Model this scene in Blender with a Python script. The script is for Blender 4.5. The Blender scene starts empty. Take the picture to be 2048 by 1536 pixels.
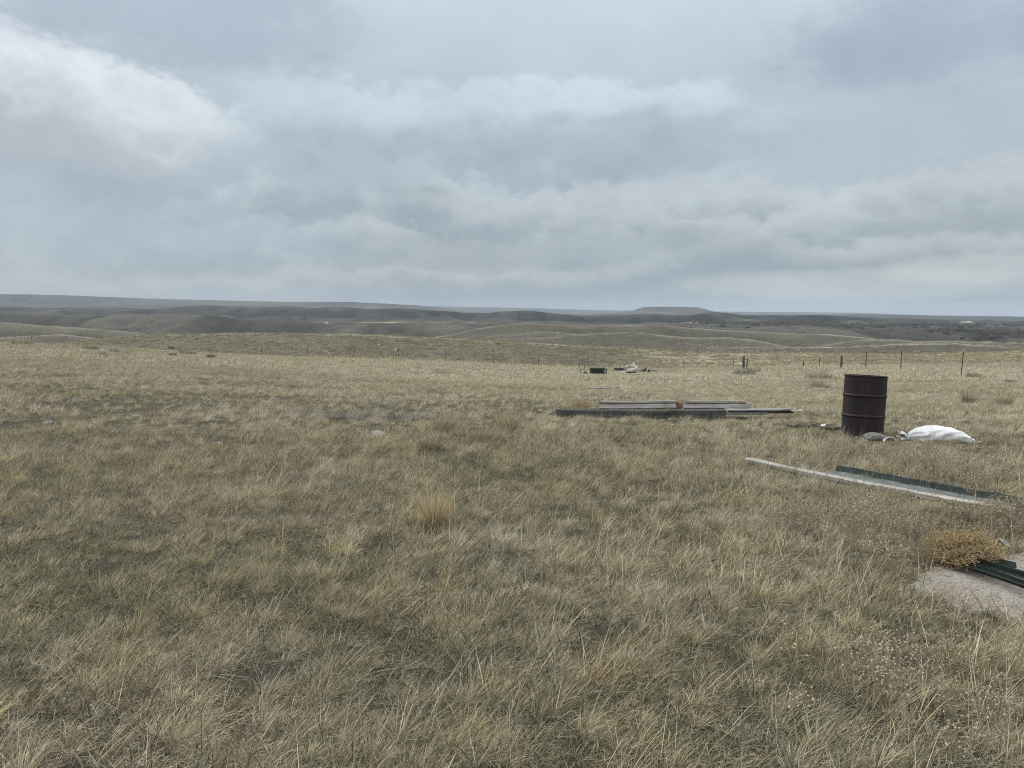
import bpy, bmesh, math, random
import numpy as np
from mathutils import Vector, Matrix, Euler

random.seed(7)
RNG = np.random.default_rng(11)
R = math.radians
scene = bpy.context.scene
COL = scene.collection

# ------------------------------------------------------------------ camera, sky, sun, exposure
F, CX, CY = 1547.0, 1024.0, 768.0          # focal length and centre in photo pixels
CAMZ = 1.68
PITCH = math.atan((768 - 627) / F)
cam_d = bpy.data.cameras.new('camera')
cam_d.sensor_width = 36.0
cam_d.lens = 36.0 * F / 2048.0
cam_d.clip_start = 0.05
cam_d.clip_end = 60000.0
cam = bpy.data.objects.new('camera', cam_d)
COL.objects.link(cam)
cam.location = (0, 0, CAMZ)
cam.rotation_euler = (math.pi / 2 - PITCH, 0, 0)
scene.camera = cam

scene.view_settings.view_transform = 'Standard'
scene.view_settings.look = 'None'
scene.view_settings.gamma = 1.0
scene.view_settings.use_curve_mapping = False
scene.view_settings.exposure = 0.0
scene.cycles.max_bounces = 5
scene.cycles.diffuse_bounces = 3
scene.cycles.transmission_bounces = 3
scene.cycles.volume_bounces = 0
scene.cycles.use_denoising = True
scene.cycles.sample_clamp_indirect = 4.0
scene.cycles.denoising_prefilter = 'NONE'       # keeps single blades crisp
scene.cycles.filter_width = 1.0

SUN_EL, SUN_AZ = R(38), R(-42)              # azimuth measured from +Y towards +X


class NT:
    """small helper to write shader nodes as expressions"""
    def __init__(s, tree):
        s.t = tree
    def n(s, kind, **kw):
        nd = s.t.nodes.new(kind)
        for k, v in kw.items():
            setattr(nd, k, v)
        return nd
    def put(s, sock, v):
        if v is None:
            return
        if hasattr(v, 'is_output'):
            s.t.links.new(v, sock)
        else:
            if hasattr(sock.default_value, '__len__') and hasattr(v, '__len__') and len(sock.default_value) == 4 and len(v) == 3:
                v = (*v, 1.0)
            sock.default_value = v
    def m(s, op, a, b=None, c=None, clamp=False):
        nd = s.n('ShaderNodeMath', operation=op, use_clamp=clamp)
        s.put(nd.inputs[0], a); s.put(nd.inputs[1], b)
        if c is not None:
            s.put(nd.inputs[2], c)
        return nd.outputs[0]
    def add(s, a, b): return s.m('ADD', a, b)
    def sub(s, a, b): return s.m('SUBTRACT', a, b)
    def mul(s, a, b): return s.m('MULTIPLY', a, b)
    def div(s, a, b): return s.m('DIVIDE', a, b)
    def smooth(s, x, lo, hi, a=0.0, b=1.0):
        nd = s.n('ShaderNodeMapRange', interpolation_type='SMOOTHSTEP')
        s.put(nd.inputs[0], x); s.put(nd.inputs[1], lo); s.put(nd.inputs[2], hi)
        s.put(nd.inputs[3], a); s.put(nd.inputs[4], b)
        return nd.outputs[0]
    def mix(s, f, a, b, blend='MIX'):
        nd = s.n('ShaderNodeMix', data_type='RGBA', blend_type=blend)
        s.put(nd.inputs[0], f); s.put(nd.inputs[6], a); s.put(nd.inputs[7], b)
        return nd.outputs[2]
    def noise(s, vec, scale, detail=4.0, rough=0.5, dist=0.0):
        nd = s.n('ShaderNodeTexNoise')
        if vec is not None:
            s.put(nd.inputs['Vector'], vec)
        s.put(nd.inputs['Scale'], scale); s.put(nd.inputs['Detail'], detail)
        s.put(nd.inputs['Roughness'], rough); s.put(nd.inputs['Distortion'], dist)
        return nd.outputs['Fac']
    def xyz(s, x, y, z):
        nd = s.n('ShaderNodeCombineXYZ')
        s.put(nd.inputs[0], x); s.put(nd.inputs[1], y); s.put(nd.inputs[2], z)
        return nd.outputs[0]
    def sep(s, v):
        nd = s.n('ShaderNodeSeparateXYZ'); s.put(nd.inputs[0], v)
        return nd.outputs
    def vm(s, op, a, b=None):
        nd = s.n('ShaderNodeVectorMath', operation=op)
        s.put(nd.inputs[0], a)
        if b is not None:
            s.put(nd.inputs[1], b)
        return nd.outputs[0]
    def ramp(s, f, stops):
        nd = s.n('ShaderNodeValToRGB')
        cr = nd.color_ramp
        while len(cr.elements) < len(stops):
            cr.elements.new(0.5)
        for e, (p, c) in zip(cr.elements, stops):
            e.position = p; e.color = (*c, 1.0)
        s.put(nd.inputs[0], f)
        return nd.outputs[0]
    def curve(s, x, pts):
        nd = s.n('ShaderNodeFloatCurve')
        c = nd.mapping.curves[0]
        c.points[0].location = pts[0]; c.points[1].location = pts[-1]
        for p in pts[1:-1]:
            c.points.new(*p)
        nd.mapping.update()
        s.put(nd.inputs['Value'], x)
        return nd.outputs[0]


def build_world():
    w = bpy.data.worlds.new('World')
    scene.world = w
    w.use_nodes = True
    t = w.node_tree
    t.nodes.clear()
    q = NT(t)
    out = q.n('ShaderNodeOutputWorld')
    bg = q.n('ShaderNodeBackground')
    STR = 0.1
    bg.inputs[1].default_value = STR
    t.links.new(bg.outputs[0], out.inputs[0])
    d = q.n('ShaderNodeTexCoord').outputs['Generated']
    x, y, z = q.sep(d)
    hor = q.m('SQRT', q.add(q.mul(x, x), q.mul(y, y)))
    el = q.m('ARCTAN2', z, hor)                      # elevation, radians
    az = q.m('ARCTAN2', x, y)                        # azimuth from +Y to +X
    # billow warps (direction space, no seam)
    def N(sc, det=5.0, ro=0.55, off=0.0, sq=2.0):
        v = q.xyz(q.add(x, off), y, q.mul(z, sq))
        return q.noise(v, sc, det, ro)
    big = q.sub(N(2.6, 3, .5, 3.1, 2.2), .5)
    billow = q.sub(N(9.0, 6, .58, 7.7, 1.8), .5)
    fine = q.sub(N(30.0, 5, .6, 1.3, 1.6), .5)
    u01 = q.m('MULTIPLY_ADD', az, 1 / 1.4, .5, clamp=True)   # -40..40 deg -> 0..1

    def U(px):                                       # photo column -> curve abscissa
        return (math.atan((px - CX) / F) / 1.4) + .5
    def E(py):                                       # photo row -> elevation
        return math.atan((627 - py) / F)
    def Ecurve(pts):
        lo, hi = -.1, .6
        nodes = [(0.0, (E(pts[0][1]) - lo) / (hi - lo))]
        nodes += [(U(a), (E(b) - lo) / (hi - lo)) for a, b in pts]
        nodes += [(1.0, (E(pts[-1][1]) - lo) / (hi - lo))]
        return q.m('MULTIPLY_ADD', q.curve(u01, nodes), hi - lo, lo)

    # base: high grey deck, brightening towards the zenith as an overcast sky does
    base = q.ramp(q.m('MULTIPLY', el, 1 / 1.5708, clamp=True),
                  [(0.0, SKY['hor']), (0.06, SKY['low']), (0.16, SKY['mid']), (0.27, SKY['top']), (0.52, SKY['zen']), (1.0, SKY['zen'])])
    col = base
    # soft streaky tone of the deck
    tone = q.add(q.mul(big, .26), q.mul(billow, .20))
    # cloud sheets from far up to low down: (top line, weight along the horizon, thickness, lit top, shaded base, strength, softness, billow)
    sheets = [
        ([(0, 62), (300, 85), (560, 190), (800, 300), (1200, 420), (1600, 470)], [(0, 1), (500, 1), (900, 0)], .17, SKY['dk2'], SKY['mid'], .30, .05, .07),
        ([(0, 118), (140, 142), (330, 200), (470, 245), (620, 300), (900, 360)], [(0, 1), (350, 1), (520, .7), (700, 0)], .12, SKY['white'], SKY['low'], 1.0, .011, .045),
        ([(0, 280), (200, 220), (430, 150), (600, 155), (760, 172), (900, 152), (1080, 134), (1200, 158), (1380, 165), (1600, 220), (2048, 260)], [(300, 0), (520, .7), (900, 1), (1350, 1), (1500, .35), (1750, 0)], .15, SKY['hi'], SKY['dk'], .9, .011, .040),
        ([(0, 420), (400, 390), (620, 290), (760, 305), (1000, 360), (1250, 345), (1470, 345), (1700, 400), (2048, 420)], [(0, .3), (500, 1), (2048, 1)], .09, SKY['hi2'], SKY['dk2'], .8, .010, .040),
        ([(0, 480), (500, 440), (700, 425), (900, 460), (1200, 450), (1400, 450), (1600, 410), (1740, 370), (1900, 355), (2048, 345)], [(0, .25), (500, .8), (2048, 1)], .075, SKY['hi2'], SKY['dk2'], .8, .008, .034),
        ([(0, 560), (500, 545), (800, 532), (1020, 525), (1250, 505), (1400, 470), (1500, 460), (1650, 490), (1860, 475), (2048, 490)], [(0, .3), (600, .8), (2048, 1)], .034, SKY['hi3'], SKY['dk2'], .75, .006, .020),
    ]
    for i, (pts, wts, thick, hi, dk, st, soft, bl) in enumerate(sheets):
        top = Ecurve(pts)
        v = q.xyz(q.add(x, 4.3 * i + 1.7), y, q.mul(z, 1.7))
        puff = q.m('ABSOLUTE', q.sub(q.noise(v, 9.0, 5.0, .55), .5))         # rounded heads
        puff2 = q.m('ABSOLUTE', q.sub(q.noise(v, 26.0, 4.0, .6), .5))
        wob2 = q.sub(q.noise(v, 2.6, 2.0, .5), .5)
        lift = q.add(q.mul(wob2, bl * 1.5), q.add(q.mul(puff, bl * 4.2), q.mul(puff2, bl * 1.4)))
        lift = q.sub(lift, bl * .62)
        depth = q.sub(q.add(top, lift), el)          # >0 inside the sheet
        mask = q.smooth(depth, -soft, soft * 1.4)
        fade = q.smooth(depth, thick * .9, thick * 1.7, 1.0, 0.0)
        sh = q.smooth(q.add(depth, q.mul(q.sub(q.noise(v, 14.0, 5.0, .6), .5), thick * .55)), 0.0, thick)
        ccol = q.mix(sh, hi, dk)
        wt = q.curve(u01, [(0.0, wts[0][1])] + [(U(a), b) for a, b in wts] + [(1.0, wts[-1][1])])
        f = q.mul(q.mul(q.mul(mask, fade), wt), st)
        col = q.mix(f, col, ccol)

    def blob(px, py, wu, wv, color, st):
        nonlocal col
        a0, e0 = math.atan((px - CX) / F), E(py)
        du = q.div(q.sub(az, a0), wu / F)
        dv = q.div(q.sub(el, e0), wv / F)
        r2 = q.add(q.mul(du, du), q.mul(dv, dv))
        r2 = q.add(r2, q.mul(q.add(q.add(billow, q.mul(fine, .9)), q.mul(big, 1.2)), 1.9))
        f = q.smooth(r2, 0.0, 1.5, st, 0.0)
        col = q.mix(f, col, color)
    blob(1850, 140, 250, 95, SKY['dk3'], .75)        # grey-violet patch upper right
    blob(300, 110, 330, 90, SKY['dk3'], .55)
    blob(1250, 300, 330, 60, SKY['dk'], .55)
    blob(620, 340, 260, 70, SKY['dk'], .45)
    blob(230, 470, 420, 90, SKY['dkb'], .55)
    blob(1150, 500, 500, 45, SKY['dk2'], .55)
    blob(1700, 575, 300, 26, SKY['warm'], .42)
    blob(1990, 552, 160, 24, SKY['warm'], .45)
    col = q.mix(1.0, col, q.mix(1.0, (1, 1, 1), q.xyz(q.add(1.0, tone), q.add(1.0, tone), q.add(1.0, q.mul(tone, .9))), 'MULTIPLY'), 'MULTIPLY')
    scl = q.vm('MULTIPLY', col, (1 / STR,) * 3)
    sky = q.n('ShaderNodeTexSky', sky_type='NISHITA')
    sky.sun_disc = False
    sky.sun_elevation = SUN_EL
    sky.sun_rotation = SUN_AZ
    t.links.new(q.mix(.97, sky.outputs[0], scl), bg.inputs[0])


SKY = dict(hor=(.50, .545, .565), low=(.435, .495, .545), mid=(.50, .575, .645), top=(.62, .73, .82), zen=(1.75, 1.80, 1.82),
           white=(.74, .81, .865), hi=(.65, .735, .80), hi2=(.565, .63, .675), hi3=(.55, .61, .635),
           dk=(.375, .445, .51), dk2=(.335, .39, .435), dk3=(.385, .455, .56), dkb=(.335, .41, .485), warm=(.68, .745, .71))
build_world()

sun_d = bpy.data.lights.new('sun', 'SUN')
sun_d.energy = 1.5
sun_d.angle = R(16)
sun_d.color = (1.0, .96, .90)
sun = bpy.data.objects.new('sun', sun_d)
COL.objects.link(sun)
sdir = Vector((math.sin(SUN_AZ) * math.cos(SUN_EL), math.cos(SUN_AZ) * math.cos(SUN_EL), math.sin(SUN_EL)))
sun.rotation_euler = sdir.to_track_quat('Z', 'Y').to_euler()


# ------------------------------------------------------------------ helpers
def tag(o, label=None, cat=None, group=None, kind=None):
    for k, v in (('label', label), ('category', cat), ('group', group), ('kind', kind)):
        if v:
            o[k] = v
    return o


def empty(name, loc, rot=(0, 0, 0)):
    o = bpy.data.objects.new(name, None)
    COL.objects.link(o)
    o.location = loc
    o.rotation_euler = rot
    o.empty_display_size = .2
    return o


def mesh_np(name, verts, faces, mat=None, smooth=False, link=True, parent=None, loc=None, rot=None):
    """verts (n,3) array; faces: list of (m,k) index arrays"""
    me = bpy.data.meshes.new(name)
    verts = np.asarray(verts, dtype=np.float32)
    me.vertices.add(len(verts))
    me.vertices.foreach_set('co', verts.ravel())
    arrs = [np.asarray(f, dtype=np.int32) for f in faces if len(f)]
    loops = np.concatenate([a.ravel() for a in arrs])
    sizes = np.concatenate([np.full(len(a), a.shape[1], dtype=np.int32) for a in arrs])
    starts = np.concatenate([[0], np.cumsum(sizes)[:-1]]).astype(np.int32)
    me.loops.add(len(loops))
    me.loops.foreach_set('vertex_index', loops)
    me.polygons.add(len(sizes))
    me.polygons.foreach_set('loop_start', starts)
    me.polygons.foreach_set('loop_total', sizes)
    if smooth:
        me.polygons.foreach_set('use_smooth', np.ones(len(sizes), dtype=bool))
    me.update(calc_edges=True)
    if mat:
        me.materials.append(mat)
    o = bpy.data.objects.new(name, me)
    if link:
        COL.objects.link(o)
    if parent:
        o.parent = parent
    if loc is not None:
        o.location = loc
    if rot is not None:
        o.rotation_euler = rot
    return o


def color_attr(me, name, arr):
    a = me.attributes.new(name, 'FLOAT_COLOR', 'POINT')
    arr = np.asarray(arr, dtype=np.float32)
    if arr.shape[1] == 3:
        arr = np.concatenate([arr, np.ones((len(arr), 1), np.float32)], 1)
    a.data.foreach_set('color', arr.ravel())


def _hash(ix, iy, seed):
    h = (ix.astype(np.int64) * 374761393 + iy.astype(np.int64) * 668265263 + seed * 974634511) & 0x7fffffff
    h = ((h ^ (h >> 13)) * 1274126177) & 0x7fffffff
    h = h ^ (h >> 16)
    return (h & 0xffff) / 65535.0


def vnoise(x, y, seed=0):
    ix, iy = np.floor(x), np.floor(y)
    fx, fy = x - ix, y - iy
    fx = fx * fx * fx * (fx * (fx * 6 - 15) + 10)
    fy = fy * fy * fy * (fy * (fy * 6 - 15) + 10)
    a, b = _hash(ix, iy, seed), _hash(ix + 1, iy, seed)
    c, d = _hash(ix, iy + 1, seed), _hash(ix + 1, iy + 1, seed)
    return a + (b - a) * fx + (c - a) * fy + (a - b - c + d) * fx * fy


def fbm(x, y, oct=4, seed=0, gain=.5):
    s, amp, tot = 0, 1.0, 0
    for i in range(oct):
        s = s + amp * (vnoise(x, y, seed + i * 17) - .5)
        tot += amp
        amp *= gain
        x, y = x * 2.03 + 17.3, y * 2.03 - 9.1
    return s / tot * 2          # about -1..1


def sstep(x, a, b):
    t = np.clip((x - a) / (b - a), 0, 1)
    return t * t * (3 - 2 * t)


# ------------------------------------------------------------------ terrain: one height function
def pix_slope(v):
    yc = (CY - v) / F
    return (yc * math.cos(PITCH) - math.sin(PITCH)) / (math.cos(PITCH) + yc * math.sin(PITCH))


LAY = [  # (distance, {photo column: row at which the ground at that distance is seen})
    (11, [(0, 862), (600, 864), (1733, 870), (2048, 866)]),
    (14, [(0, 810), (600, 819), (1265, 829), (1733, 832), (2048, 832)]),
    (20, [(0, 760), (300, 768), (600, 778), (900, 788), (1265, 795), (1650, 799), (2048, 802)]),
    (30, [(0, 721), (300, 734), (600, 752), (900, 765), (1265, 774), (1650, 773), (2048, 775)]),
    (45, [(0, 696), (300, 715), (600, 735), (900, 747), (1265, 757), (1650, 749), (1925, 748), (2048, 752)]),
    (60, [(0, 687), (160, 694), (300, 704), (600, 725), (900, 737), (1150, 748), (1265, 750), (1380, 748), (1490, 742), (1650, 739), (1800, 735), (2048, 741)]),
    (80, [(0, 689), (160, 694), (300, 701), (430, 709), (600, 717), (900, 728), (1265, 739), (1650, 733), (2048, 735)]),
    (100, [(0, 694), (110, 698), (200, 710), (300, 713), (430, 713), (523, 712), (708, 714), (891, 719), (987, 726), (1077, 730), (1176, 734), (1368, 738), (1650, 728), (1850, 724), (2048, 722)]),
    (130, [(0, 698), (160, 697), (300, 697), (430, 703), (600, 708), (850, 712), (1000, 717), (1200, 722), (1400, 722), (1650, 718), (2048, 716)]),
    (165, [(-100, 700), (0, 694), (100, 689), (160, 684), (300, 670), (450, 667), (600, 668), (700, 670), (850, 676), (1000, 684), (1200, 694), (1300, 702), (1400, 708), (1600, 709), (1800, 712), (1900, 713), (1987, 709), (2048, 703), (2150, 697)]),
    (205, [(0, 702), (300, 686), (600, 684), (850, 690), (1200, 703), (1400, 709), (1600, 708), (1800, 708), (1987, 706), (2048, 704)]),
    (240, [(0, 703), (700, 700), (1200, 706), (1400, 709), (1600, 709), (1700, 708.5), (1800, 710), (1914, 710), (2048, 708)]),
    (270, [(0, 700), (700, 696), (1200, 705), (1400, 706), (1500, 705), (1600, 706), (1694, 704), (1792, 693), (1914, 688), (1987, 692), (2048, 697), (2150, 700)]),
    (375, [(0, 690), (300, 695), (700, 699), (850, 690), (950, 684), (1050, 690), (1150, 690), (1250, 693), (1350, 696), (1450, 698), (1600, 700), (1700, 699), (1743, 698), (1914, 700), (2048, 702)]),
    (430, [(0, 672), (200, 680), (300, 690), (700, 692), (850, 684), (950, 676), (1050, 672), (1150, 668), (1250, 671), (1350, 673), (1450, 670), (1500, 674), (1600, 690), (1650, 683), (1700, 674), (1743, 671), (1800, 675), (1902, 687), (2000, 692)]),
    (580, [(0, 690), (205, 690), (300, 694), (800, 692), (860, 686), (950, 677), (1050, 673), (1150, 673), (1250, 675), (1400, 678), (1500, 682), (1600, 692), (1743, 690), (2000, 697)]),
    (650, [(0, 644), (100, 651), (205, 664), (300, 672), (400, 684), (700, 690), (800, 682), (860, 673), (900, 668), (950, 656), (1000, 650), (1050, 647.5), (1100, 648), (1150, 651), (1250, 653), (1350, 656), (1450, 660), (1550, 664), (1650, 668), (1700, 676), (1800, 686), (1914, 684), (2000, 687), (2048, 689)]),
    (850, [(0, 664), (300, 684), (600, 688), (860, 684), (1050, 668), (1400, 672), (1700, 684), (2048, 690)]),
    (1150, [(0, 629), (70, 630), (140, 628), (200, 629), (270, 626.5), (359, 627), (420, 632), (478, 640), (530, 646), (600, 648), (700, 649), (800, 649), (900, 651), (1000, 653), (1200, 656), (1364, 659), (1466, 658), (1600, 655), (1700, 657), (1850, 663), (2048, 667)]),
    (1500, [(0, 633), (359, 637), (478, 643), (700, 645), (1000, 648), (1300, 651), (1600, 651), (2048, 654)]),
    (1900, [(0, 629), (400, 631), (700, 637), (1000, 642), (1300, 646), (1600, 646), (2048, 649)]),
    (2250, [(0, 627), (400, 629), (700, 633), (1000, 638), (1300, 643), (1600, 643), (2048, 647)]),
    (2600, [(0, 615), (100, 618), (200, 613.5), (300, 616), (400, 613), (500, 616), (585, 613.5), (620, 617), (654, 614.5), (740, 619), (808, 616), (870, 622), (978, 627), (1064, 623), (1149, 628), (1215, 632), (1239, 628), (1320, 628), (1380, 630), (1422, 625), (1466, 628), (1530, 631), (1609, 631), (1658, 629.5), (1716, 634), (1800, 637), (1926, 642), (1975, 640), (2048, 641)]),
    (1700, [(0, 632), (400, 634), (700, 641), (1000, 645), (1300, 648), (1600, 648), (2048, 651)]),
    (3300, [(0, 620), (500, 621), (870, 627), (1149, 633), (1466, 634), (1800, 640), (2048, 645)]),
    (5200, [(0, 588), (120, 590), (240, 595), (320, 598), (500, 602), (580, 604), (705, 604), (842, 611), (872, 615), (924, 623), (1000, 628), (1205, 629), (1228, 626), (1262, 622), (1276, 617), (1286, 614), (1330, 613.5), (1395, 614.5), (1410, 618), (1428, 623.5), (1480, 629), (1600, 631), (1719, 628.5), (1865, 631), (2036, 633), (2150, 636)]),
    (2950, [(0, 619), (500, 620), (870, 627), (1149, 632), (1466, 633), (1800, 639), (2048, 644)]),
    (3800, [(0, 606), (240, 609), (500, 611), (705, 612), (870, 621), (1000, 627), (1149, 629), (1466, 631), (1800, 638), (2048, 643)]),
    (4250, [(0, 608), (240, 611), (500, 613), (705, 615), (870, 623), (1149, 631), (1466, 633), (2048, 644)]),
    (6600, [(0, 600), (700, 612), (900, 630), (1300, 632), (2048, 640)]),
    (10500, [(0, 604), (700, 610), (876, 613), (1047, 616), (1200, 620.5), (1425, 623), (1600, 624.5), (1719, 625.5), (1870, 631), (2036, 636), (2150, 637)]),
    (13500, [(0, 620), (1024, 632), (2048, 642)]),
]
NU, NR = 700, 900
U_AX = np.linspace(-320, 2368, NU)
L_AX = np.linspace(math.log(1.0), math.log(13500), NR)


def _pchip(xk, Y, xq):
    """monotone cubic through columns of Y (nu,K) at xk, evaluated at xq"""
    h = np.diff(xk)
    d = np.diff(Y, axis=1) / h
    m = np.zeros_like(Y)
    w1, w2 = 2 * h[1:] + h[:-1], h[1:] + 2 * h[:-1]
    s = d[:, 1:] * d[:, :-1] > 0
    with np.errstate(divide='ignore', invalid='ignore'):
        mm = (w1 + w2) / (w1 / d[:, :-1] + w2 / d[:, 1:])
    m[:, 1:-1] = np.where(s, mm, 0)
    m[:, 0], m[:, -1] = d[:, 0] * 0, d[:, -1]
    i = np.clip(np.searchsorted(xk, xq) - 1, 0, len(xk) - 2)
    t = (xq - xk[i]) / h[i]
    return (Y[:, i] * (1 + 2 * t) * (1 - t) ** 2 + m[:, i] * h[i] * t * (1 - t) ** 2
            + Y[:, i + 1] * t * t * (3 - 2 * t) + m[:, i + 1] * h[i] * t * t * (t - 1))


def _build_table():
    ks = [1.0, 5.0, 8.0]
    cols = [np.zeros(NU), np.zeros(NU), np.zeros(NU) - .01]
    wob = {1500: 2.4, 1700: 2.2, 1900: 2.6, 2250: 2.0, 2600: 1.5, 2950: 1.6, 3300: 2.0, 3800: 2.2, 4250: 1.5, 1150: 1.2}
    for dist, pts in sorted(LAY):
        us = [p[0] for p in pts]
        vs = [p[1] for p in pts]
        v = np.interp(U_AX, us, vs)
        k = 9 if dist < 900 else 3                      # round the corners of the table
        ker = np.hanning(k + 2)[1:-1]; ker /= ker.sum()
        v = np.convolve(np.pad(v, k, mode='edge'), ker, mode='same')[k:-k]
        if dist in wob:                                 # rolling, overlapping crests rather than level ones
            v = v + wob[dist] * 1.5 * fbm(U_AX / 62 + dist, U_AX * 0 + dist * .37, 3, 12)
        cols.append(CAMZ + dist * np.array([pix_slope(a) for a in v]))
        ks.append(dist)
    return _pchip(np.log(np.array(ks)), np.stack(cols, 1), L_AX)


TAB = _build_table()
C40 = math.cos(R(40))


def terrain(x, y):
    """ground height; also returns rho (distance along the view) """
    x, y = np.asarray(x, float), np.asarray(y, float)
    r = np.hypot(x, y) + 1e-6
    a = np.arctan2(x, y)
    ca = np.where(np.abs(a) < R(40), np.cos(a), C40)
    rho = np.clip(r * ca, 1.0, 13499)
    ac = np.clip(a, -R(40), R(40))
    u = CX + F * np.tan(ac) / math.cos(PITCH)
    fl = (np.log(rho) - L_AX[0]) / (L_AX[1] - L_AX[0])
    il = np.clip(fl.astype(int), 0, NR - 2); tl = fl - il

    def look(u):
        fu = np.clip((u - U_AX[0]) / (U_AX[1] - U_AX[0]), 0, NU - 1.001)
        iu = fu.astype(int); tu = fu - iu
        return ((TAB[iu, il] * (1 - tu) + TAB[iu + 1, il] * tu) * (1 - tl)
                + (TAB[iu, il + 1] * (1 - tu) + TAB[iu + 1, il + 1] * tu) * tl)
    z = look(u)
    w = sstep(np.abs(a), R(60), R(160)) * .5
    z2 = look(2 * CX - u)
    z = z * (1 - w) + z2 * w
    # natural relief, growing with the distance over which it is seen
    z = z + .030 * fbm(x * 1.7, y * 1.7, 3, 3) * sstep(rho, 1.2, 4) * (1 - sstep(rho, 60, 120))
    z = z + .10 * fbm(x / 7, y / 7, 3, 5) * sstep(rho, 14, 30)
    z = z + .28 * fbm(x / 16, y / 16, 3, 6) * sstep(rho, 90, 150)
    z = z + 1.2 * fbm(x / 60, y / 60, 4, 8) * sstep(rho, 190, 330)
    z = z + 3.6 * (1 - 1.6 * np.abs(fbm(x / 150 + y / 400, y / 210, 2, 13)) - .55) * sstep(rho, 215, 330) * (1 - sstep(rho, 690, 850))
    # spurs and draws cut into the faces of the hills
    z = z - 9 * (1 - 2.2 * np.abs(fbm(x / 90 + y / 300, y / 260, 3, 19))) * sstep(rho, 470, 540) * (1 - sstep(rho, 590, 650))
    g = np.abs(fbm(x / 150 + y / 900, y / 520, 4, 21))
    z = z - 26 * (1 - np.clip(g * 2.4, 0, 1)) * sstep(rho, 690, 880) * (1 - sstep(rho, 1020, 1150))
    z = z + 5 * fbm(x / 130, y / 130, 4, 23) * sstep(rho, 690, 820) * (1 - sstep(rho, 1300, 1500))
    g2 = np.abs(fbm(x / 330, y / 600, 4, 31))
    z = z - 30 * (1 - np.clip(g2 * 2.4, 0, 1)) * sstep(rho, 1900, 2200) * (1 - sstep(rho, 2450, 2600))
    z = z + 9 * fbm(x / 240, y / 240, 4, 33) * sstep(rho, 1500, 1900) * (1 - sstep(rho, 3000, 3500))
    g3 = np.abs(fbm(x / 700, y / 1500, 4, 41))
    z = z - 60 * (1 - np.clip(g3 * 2.2, 0, 1)) * sstep(rho, 3400, 4000) * (1 - sstep(rho, 4750, 5150))
    return z, rho


def gz(x, y):
    return float(terrain(np.array([x]), np.array([y]))[0][0])


def at(u, d):
    """point on the ground in photo column u at depth d"""
    x = (u - CX) / F * d
    return Vector((x, d, gz(x, d)))


def hit(u, v, d0=2.0, d1=12000.0):
    """where the sight line through photo pixel (u, v) meets the ground"""
    d = np.exp(np.linspace(math.log(d0), math.log(d1), 4000))
    yc = (CY - v) / F
    yh = math.cos(PITCH) + yc * math.sin(PITCH)
    t = d / yh
    x = (u - CX) / F * t
    zr = CAMZ + d * pix_slope(v)
    zt, _ = terrain(x, d)
    i = int(np.argmax(zr < zt))
    if not (zr < zt).any():
        return None
    return Vector((x[i], d[i], zt[i]))


# ------------------------------------------------------------------ materials
def material(name, build):
    m = bpy.data.materials.new(name)
    m.use_nodes = True
    t = m.node_tree
    t.nodes.clear()
    q = NT(t)
    out = q.n('ShaderNodeOutputMaterial')
    s = build(q)
    t.links.new(s, out.inputs['Surface'])
    return m


def principled(q, col, rough=.8, metal=0.0, bump=None, bstr=.3, bdist=.01, spec=.3, **kw):
    p = q.n('ShaderNodeBsdfPrincipled')
    q.put(p.inputs['Base Color'], col)
    q.put(p.inputs['Roughness'], rough)
    q.put(p.inputs['Metallic'], metal)
    q.put(p.inputs['Specular IOR Level'], spec)
    for k, v in kw.items():
        q.put(p.inputs[k], v)
    if bump is not None:
        b = q.n('ShaderNodeBump')
        b.inputs['Strength'].default_value = bstr
        b.inputs['Distance'].default_value = bdist
        q.put(b.inputs['Height'], bump)
        q.t.links.new(b.outputs[0], p.inputs['Normal'])
    return p.outputs[0]


def attr(q, name, typ='GEOMETRY'):
    a = q.n('ShaderNodeAttribute', attribute_type=typ, attribute_name=name)
    return a


def obj_co(q):
    return q.n('ShaderNodeTexCoord').outputs['Object']


def m_terrain(q):
    c = attr(q, 'col').outputs['Color']
    k = attr(q, 'scale').outputs['Fac']              # grain size of the vegetation, log10 of metres
    pos = q.n('ShaderNodeNewGeometry').outputs['Position']
    tot, bmp = None, None
    for sc, ctr in ((.06, -1.2), (.5, -.3), (4.0, .6), (30.0, 1.5)):
        v = q.vm('MULTIPLY', pos, (1 / sc, 1 / sc, .5 / sc))
        nn = q.sub(q.noise(v, 1.0, 4, .62), .5)
        w = q.smooth(q.m('ABSOLUTE', q.sub(k, ctr)), .25, 1.3, 1.0, 0.0)
        a = q.mul(nn, w)
        tot = a if tot is None else q.add(tot, a)
    f = q.m('MAXIMUM', q.add(1.0, q.mul(tot, 1.7)), .15)
    col = q.vm('MULTIPLY', c, q.xyz(f, f, q.m('POWER', f, .92)))
    sheen = q.mul(.09, q.mul(q.smooth(k, -.3, -.05), q.smooth(k, .65, .95, 1.0, 0.0)))    # pale grass tips seen along the surface
    return principled(q, col, .95, bump=tot, bstr=.4, bdist=.03, spec=.05, **{'Sheen Weight': sheen, 'Sheen Roughness': .35, 'Sheen Tint': (1.0, .92, .74, 1)})


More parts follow.
